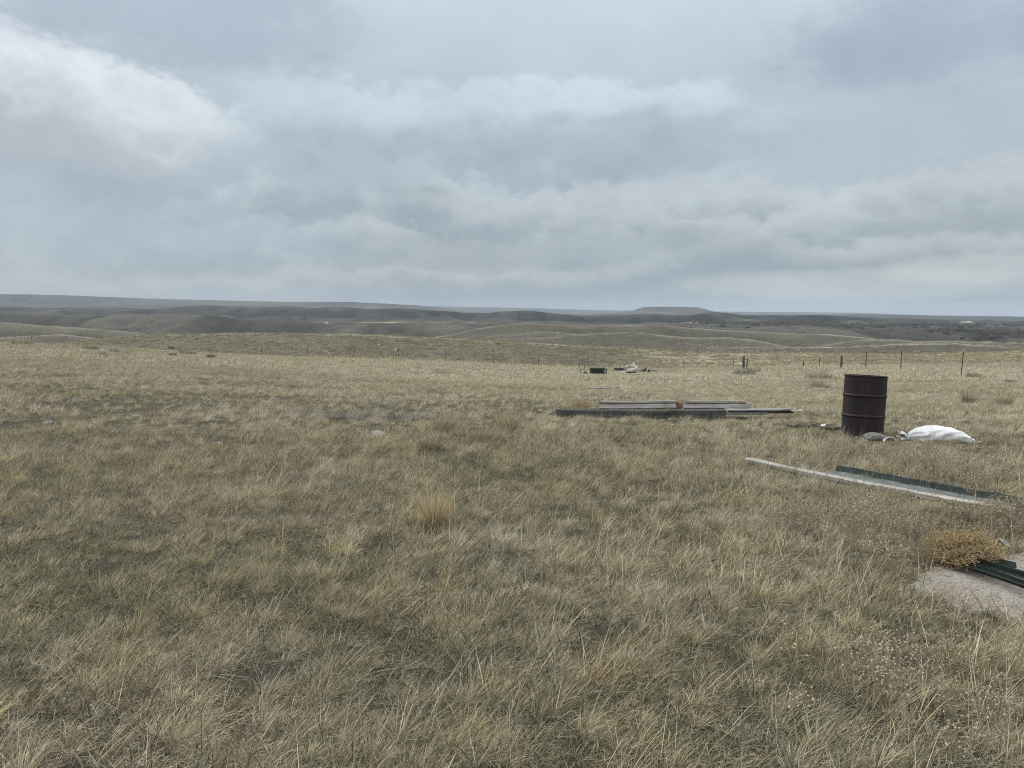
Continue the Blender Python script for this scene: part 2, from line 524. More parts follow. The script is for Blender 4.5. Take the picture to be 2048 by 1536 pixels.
def m_blade(tint):
    def b(q):
        bc = attr(q, 'bc')
        r, g, t_ = q.sep(bc.outputs['Vector'])
        base = attr(q, 'tint', 'INSTANCER').outputs['Color'] if tint is None else (*tint, 1.0)
        col = q.mix(q.mul(g, .55), base, (.55, .48, .33, 1))
        col = q.vm('MULTIPLY', col, q.xyz(r, r, r))
        d = q.n('ShaderNodeBsdfDiffuse'); q.put(d.inputs[0], col)
        tr = q.n('ShaderNodeBsdfTranslucent'); q.put(tr.inputs[0], col)
        mx = q.n('ShaderNodeMixShader'); mx.inputs[0].default_value = .22
        q.t.links.new(d.outputs[0], mx.inputs[1]); q.t.links.new(tr.outputs[0], mx.inputs[2])
        return mx.outputs[0]
    return b


def m_wood(c1, c2, dark=(.05, .045, .04)):
    def b(q):
        p = obj_co(q)
        v = q.vm('MULTIPLY', p, (1.6, 34.0, 34.0))
        n = q.noise(v, 1.0, 5, .6, .4)
        n2 = q.noise(p, 3.0, 3, .5)
        crack = q.smooth(q.noise(q.vm('MULTIPLY', p, (1.1, 60.0, 60.0)), 1.0, 3, .5), .62, .70)
        col = q.mix(q.smooth(n, .3, .7), (*c1, 1), (*c2, 1))
        col = q.mix(q.mul(q.smooth(n2, .45, .75), .5), col, (*[a * .55 for a in c1], 1))
        col = q.mix(q.mul(crack, .8), col, (*dark, 1))
        return principled(q, col, .9, bump=q.sub(n, q.mul(crack, 1.2)), bstr=.5, bdist=.004, spec=.1)
    return b


def m_rust(c1, c2, c3):
    def b(q):
        p = obj_co(q)
        n = q.noise(p, 9.0, 6, .65)
        n2 = q.noise(q.vm('MULTIPLY', p, (14, 14, 2.0)), 1.0, 4, .6)
        n3 = q.noise(p, 60, 4, .6)
        col = q.mix(q.smooth(n, .35, .65), (*c1, 1), (*c2, 1))
        col = q.mix(q.mul(q.smooth(n2, .52, .72), .6), col, (*c3, 1))
        return principled(q, col, q.add(.55, q.mul(n, .3)), bump=n3, bstr=.35, bdist=.003, spec=.35)
    return b


def m_paint(c1, c2, rough=.5, metal=0.0, sc=8.0):
    def b(q):
        p = obj_co(q)
        n = q.noise(p, sc, 6, .65)
        n3 = q.noise(p, 90, 3, .6)
        col = q.mix(q.smooth(n, .42, .68), (*c1, 1), (*c2, 1))
        return principled(q, col, q.add(rough, q.mul(n, .2)), metal, bump=n3, bstr=.15, bdist=.002, spec=.35)
    return b


def m_stone(c1, c2, sc=14.0):
    def b(q):
        p = obj_co(q)
        n = q.noise(p, sc, 7, .65)
        col = q.mix(q.smooth(n, .35, .65), (*c1, 1), (*c2, 1))
        return principled(q, col, .92, bump=n, bstr=.6, bdist=.01, spec=.1)
    return b


def m_concrete(q):
    p = obj_co(q)
    n = q.noise(p, 2.2, 5, .6)
    n2 = q.noise(q.vm('MULTIPLY', p, (30, 58, 30)), 1.0, 6, .74)
    n3 = q.noise(p, 55, 3, .6)
    col = q.mix(q.smooth(n, .35, .65), (.33, .29, .245, 1), (.45, .41, .355, 1))
    col = q.mix(q.mul(q.smooth(n2, .50, .63), .8), col, (.10, .082, .072, 1))
    col = q.mix(q.mul(q.smooth(n3, .52, .64), .6), col, (.56, .51, .46, 1))
    return principled(q, col, .95, bump=q.add(q.mul(n2, -1.0), n3), bstr=1.0, bdist=.02, spec=.05)


def m_sack(q):
    p = obj_co(q)
    w = q.noise(q.vm('MULTIPLY', p, (220, 220, 220)), 1.0, 2, .5)
    n = q.noise(p, 7.0, 4, .6)
    col = q.mix(q.smooth(n, .45, .75), (.80, .80, .79, 1), (.55, .53, .49, 1))
    return principled(q, col, .6, bump=q.add(q.mul(w, .3), n), bstr=.35, bdist=.01, spec=.25)


M = {}
for nm, b in (('ground_cover', m_terrain), ('grass_blade', m_blade(None)), ('concrete', m_concrete), ('woven_sack', m_sack),
              ('grey_wood', m_wood((.21, .20, .185), (.34, .325, .30))), ('pale_wood', m_wood((.40, .375, .33), (.56, .53, .47))),
              ('dark_wood', m_wood((.055, .055, .056), (.115, .115, .112), (.02, .02, .02))), ('beige_wood', m_wood((.42, .36, .27), (.55, .48, .37))),
              ('plank_wood', m_wood((.30, .285, .255), (.45, .43, .385))),
              ('white_wood', m_wood((.62, .60, .55), (.80, .78, .74))),
              ('brown_wood', m_wood((.10, .08, .065), (.17, .14, .115))),
              ('rusty_steel', m_rust((.014, .0095, .010), (.025, .0145, .0145), (.058, .028, .018))),
              ('brown_rust', m_rust((.12, .06, .035), (.20, .10, .055), (.07, .04, .03))),
              ('green_paint', m_paint((.010, .022, .020), (.022, .038, .034), .5)),
              ('grey_paint', m_paint((.085, .098, .092), (.16, .168, .158), .55)),
              ('post_green', m_paint((.010, .019, .014), (.022, .030, .023), .55)),
              ('tank_green', m_paint((.016, .027, .026), (.034, .044, .041), .7)),
              ('dark_steel', m_paint((.03, .028, .027), (.06, .045, .038), .6)),
              ('pale_metal', m_paint((.50, .52, .52), (.66, .67, .66), .45)),
              ('pale_stone', m_stone((.30, .285, .25), (.46, .44, .39))), ('dull_stone', m_stone((.12, .125, .115), (.21, .215, .20))), ('grey_stone', m_stone((.20, .205, .19), (.32, .32, .30))),
              ('twig', m_stone((.16, .13, .11), (.27, .235, .20), 30)), ('tan_flower', m_stone((.37, .27, .145), (.53, .41, .23), 40)),
              ('far_bark', m_stone((.16, .14, .13), (.24, .22, .20), 2.0)), ('plastic', m_paint((.28, .28, .27), (.48, .48, .46), .35))):
    M[nm] = material(nm, b)

STRAW, PALE, OLIVE, GREY, RUSSET, VIOLET = (.475, .415, .295), (.575, .525, .415), (.255, .24, .135), (.45, .405, .32), (.44, .33, .20), (.35, .31, .29)


# ------------------------------------------------------------------ terrain meshes
def terrain_color(x, y, z, rho, conv, tops):
    """base colour of what grows on each part of the ground (dry grass, greener hollows, brush, bare clay), with relief light, shade and haze painted in"""
    n1 = fbm(x / 5, y / 5, 3, 51)
    n2 = fbm(x / 45, y / 45, 4, 52)
    n3 = fbm(x / 260, y / 260, 4, 53)
    n4 = fbm(x / 900, y / 500, 4, 54)
    soil = np.array((.05, .043, .033)); olive = np.array((.100, .097, .070))
    hill = np.array((.074, .068, .053)); crest_light = np.array((.34, .31, .225)); brush = np.array((.075, .074, .058))
    def L(a, b, t): return a + (np.asarray(b) - a) * t[:, None]
    c = np.broadcast_to(soil, (len(x), 3)).copy()
    c = L(c, (.075, .065, .048), sstep(n1, -.2, .5) * .7)
    c = L(c, (.27, .24, .16), sstep(rho, 14, 45) * .75)
    u = CX + F * x / np.maximum(y, 1)
    mound = sstep(rho, 98, 112) * (1 - sstep(rho, 158, 172)) * (1 - sstep(u, 1150, 1450))
    c = L(c, (.108, .098, .073), mound)
    c = L(c, (.36, .325, .23), sstep(rho, 98, 108) * sstep(u, 1200, 1500) * (1 - sstep(rho, 200, 260)) * .7)
    c = L(c, hill, sstep(rho, 172, 230) * (1 - sstep(rho, 760, 950)))
    c = L(c, olive, sstep(n2, -.05, .5) * .45 * sstep(rho, 170, 230))
    c = L(c, crest_light, np.clip(tops + np.clip(conv * 1.9 - 1.1, 0, 1) * .5, 0, 1) * (.9 - .3 * sstep(rho, 380, 420)) * sstep(rho, 125, 150) * (1 - sstep(rho, 700, 1100)))  # light on the hill tops painted as a paler colour
    c = L(c, brush, np.clip(-conv, 0, 1) * .55 * sstep(rho, 170, 230))  # hollows darkened: relief shade painted with the brush tone
    c = L(c, (.092, .084, .070), sstep(rho, 760, 1000))
    c = L(c, (.12, .11, .088), np.clip(conv, 0, 1) * .6 * sstep(rho, 900, 1000))  # convex ground painted lighter for relief
    draw = 1 - np.clip(np.abs(fbm(x / 150 + y / 900, y / 520, 4, 21)) * 2.6, 0, 1)       # dark brush tone in the draws also paints in their relief shade
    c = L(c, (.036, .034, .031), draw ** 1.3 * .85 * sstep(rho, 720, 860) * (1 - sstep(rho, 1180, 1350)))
    c = L(c, (.075, .069, .062), (.35 + .65 * sstep(n3, .0, .35)) * .7 * sstep(rho, 800, 1000) * (1 - sstep(rho, 4000, 5000)) * sstep(u, 1000, 1400))
    c = L(c, (.070, .071, .056), sstep(rho, 1450, 1700))
    c = L(c, (.052, .052, .045), sstep(rho, 1950, 2150) * (1 - sstep(rho, 2750, 3000)))
    c = L(c, (.16, .145, .105), sstep(n4, .05, .40) * .55 * sstep(rho, 1300, 1500) * (1 - sstep(rho, 1950, 2100)))
    c = L(c, (.135, .127, .098), np.clip(conv * 1.4, 0, 1) * .55 * sstep(rho, 1350, 1600) * (1 - sstep(rho, 4300, 5000)))  # far crests: light painted into the colour
    c = L(c, (.040, .040, .036), np.clip(-conv * 1.4, 0, 1) * .5 * sstep(rho, 1350, 1600) * (1 - sstep(rho, 4300, 5000)))  # far hollows: shade painted into the colour
    draw2 = 1 - np.clip(np.abs(fbm(x / 330, y / 600, 4, 31)) * 2.6, 0, 1)  # far draws get their gully shade painted as darker colour
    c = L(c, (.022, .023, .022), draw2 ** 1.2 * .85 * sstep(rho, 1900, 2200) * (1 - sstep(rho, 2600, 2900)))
    c = L(c, (.088, .088, .080), sstep(rho, 3300, 4300))
    c = L(c, (.125, .125, .115), np.exp(-((u - 1345) / 110) ** 2) * sstep(rho, 4300, 4700) * (1 - sstep(rho, 6000, 6500)))  # mesa paled: extra distance haze painted into its colour
    rill_shade = 1 - np.clip(np.abs(fbm(x / 75 + y / 800, y / 380, 3, 97)) * 3.0, 0, 1)  # fine gullies are not carved, only their shade is painted
    c = c * (1 - .5 * rill_shade * sstep(rho, 760, 950) * (1 - sstep(rho, 3200, 3800)))[:, None]
    draw3 = 1 - np.clip(np.abs(fbm(x / 700, y / 1500, 4, 41)) * 2.4, 0, 1)  # plateau draws, shade painted likewise
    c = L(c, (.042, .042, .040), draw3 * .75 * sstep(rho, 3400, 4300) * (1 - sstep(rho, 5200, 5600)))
    c = L(c, (.12, .115, .09), sstep(n4, .0, .3) * .6 * sstep(rho, 3300, 4300))
    # yellow straw-strewn ground and a few bare clay cuts on the valley bench
    for (uu, dd, wu, wd, colr, k) in ((700, 1480, 55, 60, (.60, .47, .24), 1.0), (745, 1530, 45, 40, (.52, .43, .25), .7), (1385, 1900, 14, 40, (.55, .47, .35), .8),
                                     (1290, 1950, 8, 30, (.55, .47, .35), .7), (1695, 1700, 14, 30, (.5, .45, .36), .7), (1930, 1900, 10, 60, (.5, .45, .36), .8), (655, 1250, 4, 60, (.55, .5, .42), .8)):
        w = np.exp(-((u - uu) / wu) ** 2 - ((rho - dd) / wd) ** 2) * k
        c = L(c, np.array(colr), np.clip(w * 1.6, 0, 1))
    return c


def build_terrain():
    fine = np.linspace(-R(44), R(44), 1150)
    back = np.linspace(R(44), 2 * math.pi - R(44), 74)[1:-1]
    az = np.concatenate([fine, back])
    na = len(az)
    rr = np.concatenate([[.3, .7, 1.1], np.exp(np.linspace(math.log(1.5), math.log(100), 130)), np.exp(np.linspace(math.log(100), math.log(900), 150))[1:],
                         np.exp(np.linspace(math.log(900), math.log(13400), 210))[1:]])
    nr = len(rr)
    rg, ag = np.meshgrid(rr, az, indexing='ij')
    x, y = (rg * np.sin(ag)).ravel(), (rg * np.cos(ag)).ravel()
    z, rho = terrain(x, y)
    # convexity of the land: positive on crests, negative in hollows
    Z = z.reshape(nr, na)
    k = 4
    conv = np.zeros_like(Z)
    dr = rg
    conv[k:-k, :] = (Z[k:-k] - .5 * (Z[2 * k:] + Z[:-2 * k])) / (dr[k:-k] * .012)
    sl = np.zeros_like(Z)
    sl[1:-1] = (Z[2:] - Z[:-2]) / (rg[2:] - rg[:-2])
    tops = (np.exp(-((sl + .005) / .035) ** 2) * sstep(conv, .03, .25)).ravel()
    conv = conv.ravel()
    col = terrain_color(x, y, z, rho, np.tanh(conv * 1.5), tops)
    gs = np.clip(np.log10(np.maximum(rho, 1) * .006), -1.4, 1.6)
    V = np.stack([x, y, z], 1)
    idx = np.arange(nr * na).reshape(nr, na)
    parts = [('prairie_field', 0, 100), ('grass_mound', 100, 185), ('rolling_hills', 185, 800), ('valley_terrain', 800, 4200), ('distant_hills', 4200, 20000)]
    for name, lo, hi in parts:
        i0 = 0 if lo == 0 else int(np.argmin(np.abs(rr - lo)))
        i1 = nr - 1 if hi > 13000 else int(np.argmin(np.abs(rr - hi)))
        sub = idx[i0:i1 + 1]
        a = sub[:-1]; b = sub[1:]
        q = np.stack([a, np.roll(a, -1, 1), np.roll(b, -1, 1), b], -1).reshape(-1, 4) - i0 * na
        vs = V[i0 * na:(i1 + 1) * na]
        faces = [q[:, ::-1]]
        if lo == 0:
            n0 = len(vs)
            vs = np.concatenate([vs, [[0, 0, 0]]])
            r0 = np.arange(na)
            faces.append(np.stack([np.full(na, n0), np.roll(r0, -1), r0], 1))
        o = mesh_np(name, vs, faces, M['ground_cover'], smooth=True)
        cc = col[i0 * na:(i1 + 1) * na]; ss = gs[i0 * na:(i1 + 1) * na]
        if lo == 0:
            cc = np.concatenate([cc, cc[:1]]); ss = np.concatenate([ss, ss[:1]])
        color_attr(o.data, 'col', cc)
        sa = o.data.attributes.new('scale', 'FLOAT', 'POINT')
        sa.data.foreach_set('value', ss.astype(np.float32))
        tag(o, kind='structure')


build_terrain()
print('terrain done')


# ------------------------------------------------------------------ grass
def blades(n, rad, Lr, wid, tilt, lean, bend, seed, gmix=(0, 1), segs=3, bright=(.30, 1.75)):
    """n grass blades as narrow ribbons round the origin; returns verts, quads, tris, bc"""
    g = np.random.default_rng(seed)
    rr = rad * np.sqrt(g.random(n)); th = g.random(n) * 2 * math.pi
    base = np.stack([rr * np.cos(th), rr * np.sin(th), np.zeros(n) - .01], 1)
    L = Lr[0] + (Lr[1] - Lr[0]) * g.random(n) ** 1.3
    out = np.stack([np.cos(th), np.sin(th)], 1) * (rr / rad)[:, None]
    rnd = g.normal(size=(n, 2)) * .55
    hd = out * .8 + rnd + np.array(lean)[None]
    hl = np.linalg.norm(hd, axis=1, keepdims=True) + 1e-6
    mag = np.clip(hl[:, 0], .1, 1.6)
    hd = hd / hl
    tl = tilt * mag
    s = np.linspace(0, 1, segs + 1)
    side_a = g.random(n) * 2 * math.pi
    side = np.stack([np.cos(side_a), np.sin(side_a), np.zeros(n)], 1)
    verts = np.zeros((n, 2 * segs + 1, 3)); bc = np.zeros((n, 2 * segs + 1, 4)); bc[..., 3] = 1
    br = bright[0] + (bright[1] - bright[0]) * g.random(n) ** 1.4
    gm = gmix[0] + (gmix[1] - gmix[0]) * g.random(n)
    ang0 = np.clip(tl, 0, 1.35)
    bnd = bend * (.4 + 1.2 * g.random(n))
    pos = base.copy()
    prev = 0
    for i, si in enumerate(s):
        if i:
            am = ang0 + bnd * (si + prev) / 2
            st = (si - prev) * L
            pos = pos + np.concatenate([hd * (np.sin(am) * st)[:, None], (np.maximum(np.cos(am), -.35) * st)[:, None]], 1)
            pos[:, 2] = np.maximum(pos[:, 2], .004)
        w = wid * (.7 + .6 * g.random(n)) * (1 - si ** 2 * .85) * .5
        if i < segs:
            verts[:, 2 * i] = pos - side * w[:, None]
            verts[:, 2 * i + 1] = pos + side * w[:, None]
            bc[:, 2 * i:2 * i + 2, 0] = br[:, None]; bc[:, 2 * i:2 * i + 2, 1] = gm[:, None] * (.35 + .65 * si); bc[:, 2 * i:2 * i + 2, 2] = si
        else:
            verts[:, 2 * i] = pos
            bc[:, 2 * i, 0] = br; bc[:, 2 * i, 1] = gm; bc[:, 2 * i, 2] = si
        prev = si
    nv = 2 * segs + 1
    off = (np.arange(n) * nv)[:, None]
    quads = np.concatenate([off + np.array([[2 * i, 2 * i + 1, 2 * i + 3, 2 * i + 2]]) for i in range(segs - 1)])
    k = 2 * (segs - 1)
    tris = off + np.array([[k, k + 1, k + 2]])
    return verts.reshape(-1, 3), quads, tris, bc.reshape(-1, 4)


def merge_blades(parts):
    V, Q, T, B = [], [], [], []
    o = 0
    for v, q_, t_, b in parts:
        V.append(v); Q.append(q_ + o); T.append(t_ + o); B.append(b)
        o += len(v)
    return np.concatenate(V), np.concatenate(Q), np.concatenate(T), np.concatenate(B)


def blade_object(name, parts, mat, link=True, **kw):
    v, q_, t_, b = merge_blades(parts)
    o = mesh_np(name, v, [q_, t_], mat, smooth=True, link=link, **kw)
    color_attr(o.data, 'bc', b)
    return o


def prototypes(colname, makers):
    c = bpy.data.collections.new(colname)
    for i, mk in enumerate(makers):
        o = mk('%s_%02d' % (colname, i), i)
        c.objects.link(o)
    return c


def scatter(name, coll, pts, rot, scl, idx, tint, label):
    """one object: grass nobody could count, instanced on the points by geometry nodes"""
    me = bpy.data.meshes.new(name)
    n = len(pts)
    me.vertices.add(n)
    me.vertices.foreach_set('co', np.asarray(pts, np.float32).ravel())
    a = me.attributes.new('rot', 'FLOAT_VECTOR', 'POINT'); a.data.foreach_set('vector', np.asarray(rot, np.float32).ravel())
    a = me.attributes.new('scl', 'FLOAT_VECTOR', 'POINT'); a.data.foreach_set('vector', np.asarray(scl, np.float32).ravel())
    a = me.attributes.new('idx', 'INT', 'POINT'); a.data.foreach_set('value', np.asarray(idx, np.int32))
    color_attr(me, 'tint', tint)
    o = bpy.data.objects.new(name, me)
    COL.objects.link(o)
    ng = bpy.data.node_groups.new(name + '_nodes', 'GeometryNodeTree')
    ng.interface.new_socket('Geometry', in_out='INPUT', socket_type='NodeSocketGeometry')
    ng.interface.new_socket('Geometry', in_out='OUTPUT', socket_type='NodeSocketGeometry')
    gi, go = ng.nodes.new('NodeGroupInput'), ng.nodes.new('NodeGroupOutput')
    ci = ng.nodes.new('GeometryNodeCollectionInfo')
    ci.inputs['Collection'].default_value = coll
    ci.inputs['Separate Children'].default_value = True
    ci.inputs['Reset Children'].default_value = True
    ip = ng.nodes.new('GeometryNodeInstanceOnPoints')
    ip.inputs['Pick Instance'].default_value = True

    def na(nm, typ):
        nd = ng.nodes.new('GeometryNodeInputNamedAttribute'); nd.data_type = typ
        nd.inputs['Name'].default_value = nm
        return nd.outputs['Attribute']
    e2r = ng.nodes.new('FunctionNodeEulerToRotation')
    ng.links.new(na('rot', 'FLOAT_VECTOR'), e2r.inputs[0])
    ng.links.new(gi.outputs[0], ip.inputs['Points'])
    ng.links.new(ci.outputs[0], ip.inputs['Instance'])
    ng.links.new(na('idx', 'INT'), ip.inputs['Instance Index'])
    ng.links.new(e2r.outputs[0], ip.inputs['Rotation'])
    ng.links.new(na('scl', 'FLOAT_VECTOR'), ip.inputs['Scale'])
    ng.links.new(ip.outputs[0], go.inputs[0])
    md = o.modifiers.new('scatter', 'NODES')
    md.node_group = ng
    tag(o, label, None, None, 'stuff')
    return o


LEAN = (1.0, .28)
def mk_near(nm, i):
    k = i % 8
    s = 100 + i * 13
    if k < 5:      # short fine turf, leaning
        p = [blades(40, .060, (.035, .115), .0024, .75, LEAN, .80, s, (0, .8), bright=(.25, 1.5))]
    elif k < 7:    # low grey mat
        p = [blades(30, .075, (.03, .09), .0031, 1.1, (.6, .15), .6, s, (0, .7), bright=(.3, 1.2))]
    else:          # a few long blown-over blades
        p = [blades(16, .06, (.05, .12), .0030, .8, LEAN, .6, s, bright=(.4, 1.3)), blades(7, .05, (.14, .30), .0028, 1.0, (1.3, .3), .55, s + 3, (.4, 1), bright=(.7, 1.7))]
    return blade_object(nm, p, M['grass_blade'], link=False)


def mk_thatch(nm, i):
    p = [blades(34, .17, (.05, .16), .0038, 1.25, (.35, .1), .35, 800 + i, (0, .5), segs=2, bright=(.25, 1.25))]
    return blade_object(nm, p, M['grass_blade'], link=False)


def mk_tuss(nm, i):
    s = 900 + i * 7
    p = [blades(96, .055, (.07, .21), .0025, .58, (.72, .18), .75, s, (.1, 1), bright=(.3, 1.8)), blades(16, .07, (.05, .12), .0031, .95, (.5, .1), .7, s + 1, bright=(.3, 1.2)), blades(2, .03, (.25, .42), .0030, .40, (.6, .1), .5, s + 2, (.8, 1), bright=(1.0, 1.6))]
    return blade_object(nm, p, M['grass_blade'], link=False)


def mk_mid(nm, i):
    s = 2000 + i * 7
    if i < 9:
        p = [blades(34, .12, (.04, .12), .0042, .85, LEAN, .7, s, (0, .7), segs=2, bright=(.35, 1.3))]
    else:
        p = [blades(46, .065, (.08, .23), .0040, .52, (.55, .15), .55, s, (.1, 1), segs=2, bright=(.25, 2.0))]
    return blade_object(nm, p, M['grass_blade'], link=False)


def mk_far(nm, i):
    s = 3000 + i * 7
    p = [blades(40, .26, (.09, .28), .012, .6, LEAN, .6, s, segs=2)]
    return blade_object(nm, p, M['grass_blade'], link=False)


def mk_tuft(nm, i):
    s = 4000 + i * 7
    p = [blades(40, .34, (.12, .34), .030, .75, (.3, .1), .6, s, segs=2)]
    return blade_object(nm, p, M['grass_blade'], link=False)


def poly_mask(x, y, poly, grow=0.0):
    """points inside a convex footprint grown by `grow`"""
    P = np.array(poly)
    c = P.mean(0)
    if grow:
        d = P - c
        P = c + d * (1 + grow / np.linalg.norm(d, axis=1, keepdims=True))
    m = np.ones(len(x), bool)
    area = sum(P[i - 1][0] * P[i][1] - P[i][0] * P[i - 1][1] for i in range(len(P)))
    for i in range(len(P)):
        a, b = P[i - 1], P[i]
        cr = (b[0] - a[0]) * (y - a[1]) - (b[1] - a[1]) * (x - a[0])
        m &= (cr > 0) if area > 0 else (cr < 0)
    return m


FOOT = []        # footprints where no grass roots: (convex polygon, grow)


def sample(d0, d1, dens, half=.74, seed=1):
    g = np.random.default_rng(seed)
    m = 1.8                                          # margin, so that a step to the side still finds grass
    n = int(dens * (half * (d1 * d1 - d0 * d0) + 2 * m * (d1 - d0)))
    y = d0 + (d1 - d0) * g.random(n * 3)
    y = y[g.random(n * 3) < (half * y + m) / (half * d1 + m)][:n]
    x = (g.random(len(y)) * 2 - 1) * (half * y + m)
    return x, y, g


def keep_out(x, y):
    m = np.ones(len(x), bool)
    for poly, grow in FOOT:
        m &= ~poly_mask(x, y, poly, grow)
    return m


LOW = []         # places where the sward is thin and short: (x0, x1, y0, y1, height factor)


def grazed(x, y):
    f = np.ones(len(x))
    for x0, x1, y0, y1, k in LOW:
        e = .35
        w = sstep(x, x0 - e, x0) * (1 - sstep(x, x1, x1 + e)) * sstep(y, y0 - e, y0) * (1 - sstep(y, y1, y1 + e))
        f = np.minimum(f, 1 + (k - 1) * w)
    return f


def mixc(a, b, t):
    return np.asarray(a) + (np.asarray(b) - np.asarray(a)) * t[:, None]


def tints(x, y, g, rho, kind=1):
    """colour of each tuft; kind 1 = low turf (olive, grey), kind 2 = cured bunches (straw, tan)"""
    n = len(x)
    a = fbm(x / .6, y / .6, 3, 71) + g.normal(size=n) * .35
    b = fbm(x / 2.4, y / 2.4, 3, 72) + g.normal(size=n) * .28
    far = sstep(rho, 13, 42)
    if kind == 1:
        c = np.broadcast_to(np.array((.44, .38, .25)), (n, 3)).copy()
        c = mixc(c, GREY, sstep(a, -.1, .6) * .7)
        c = c + (np.array(OLIVE) - c) * (sstep(b, -.25, .55) * .8)[:, None]
        c = c + (np.array(STRAW) - c) * (np.clip(sstep(-b, .15, .6) * .7 + far * .5, 0, 1))[:, None]
    else:
        c = np.broadcast_to(np.array(STRAW), (n, 3)).copy()
        c = mixc(c, PALE, np.clip(sstep(a, -.1, .6) * .8 + far * .3, 0, 1))
        c = mixc(c, (.49, .445, .35), far * .45)
        lush = fbm(x / 5.5, y / 5.5, 2, 78) + .35 * sstep(-x, -1.5, 2.5) * (1 - sstep(rho, 12, 24))
        c = c + (np.array((.34, .315, .175)) - c) * (sstep(b * .8 + lush * .6, -.15, .55) * .7 * (1 - .7 * sstep(rho, 14, 34)))[:, None]
        c = c + (np.array(RUSSET) - c) * (sstep(fbm(x / 1.6, y / 1.6, 2, 77) + g.normal(size=n) * .25, .40, .9) * .6)[:, None]
        c = c + (np.array(GREY) - c) * (sstep(g.random(n), .7, 1) * .6)[:, None]
    w2 = sstep(fbm(x / 11, y / 15, 3, 79), .0, .5) * sstep(rho, 18, 34)
    c = c + (np.array((.36, .315, .235)) - c) * (w2 * .65)[:, None]
    # violet-grey swath of cured grass left of the middle
    w = np.exp(-((x + 2.4) / 1.3) ** 2 - ((y - 12.9) / .55) ** 2)
    c = c + (np.array(VIOLET) - c) * np.clip(w * 1.2, 0, .9)[:, None]
    return c * (.65 + .7 * g.random(n))[:, None]


def rots(n, g, spread=.5):
    r = np.zeros((n, 3))
    r[:, 0] = g.normal(size=n) * .08; r[:, 1] = g.normal(size=n) * .08
    r[:, 2] = g.normal(size=n) * spread
    return r


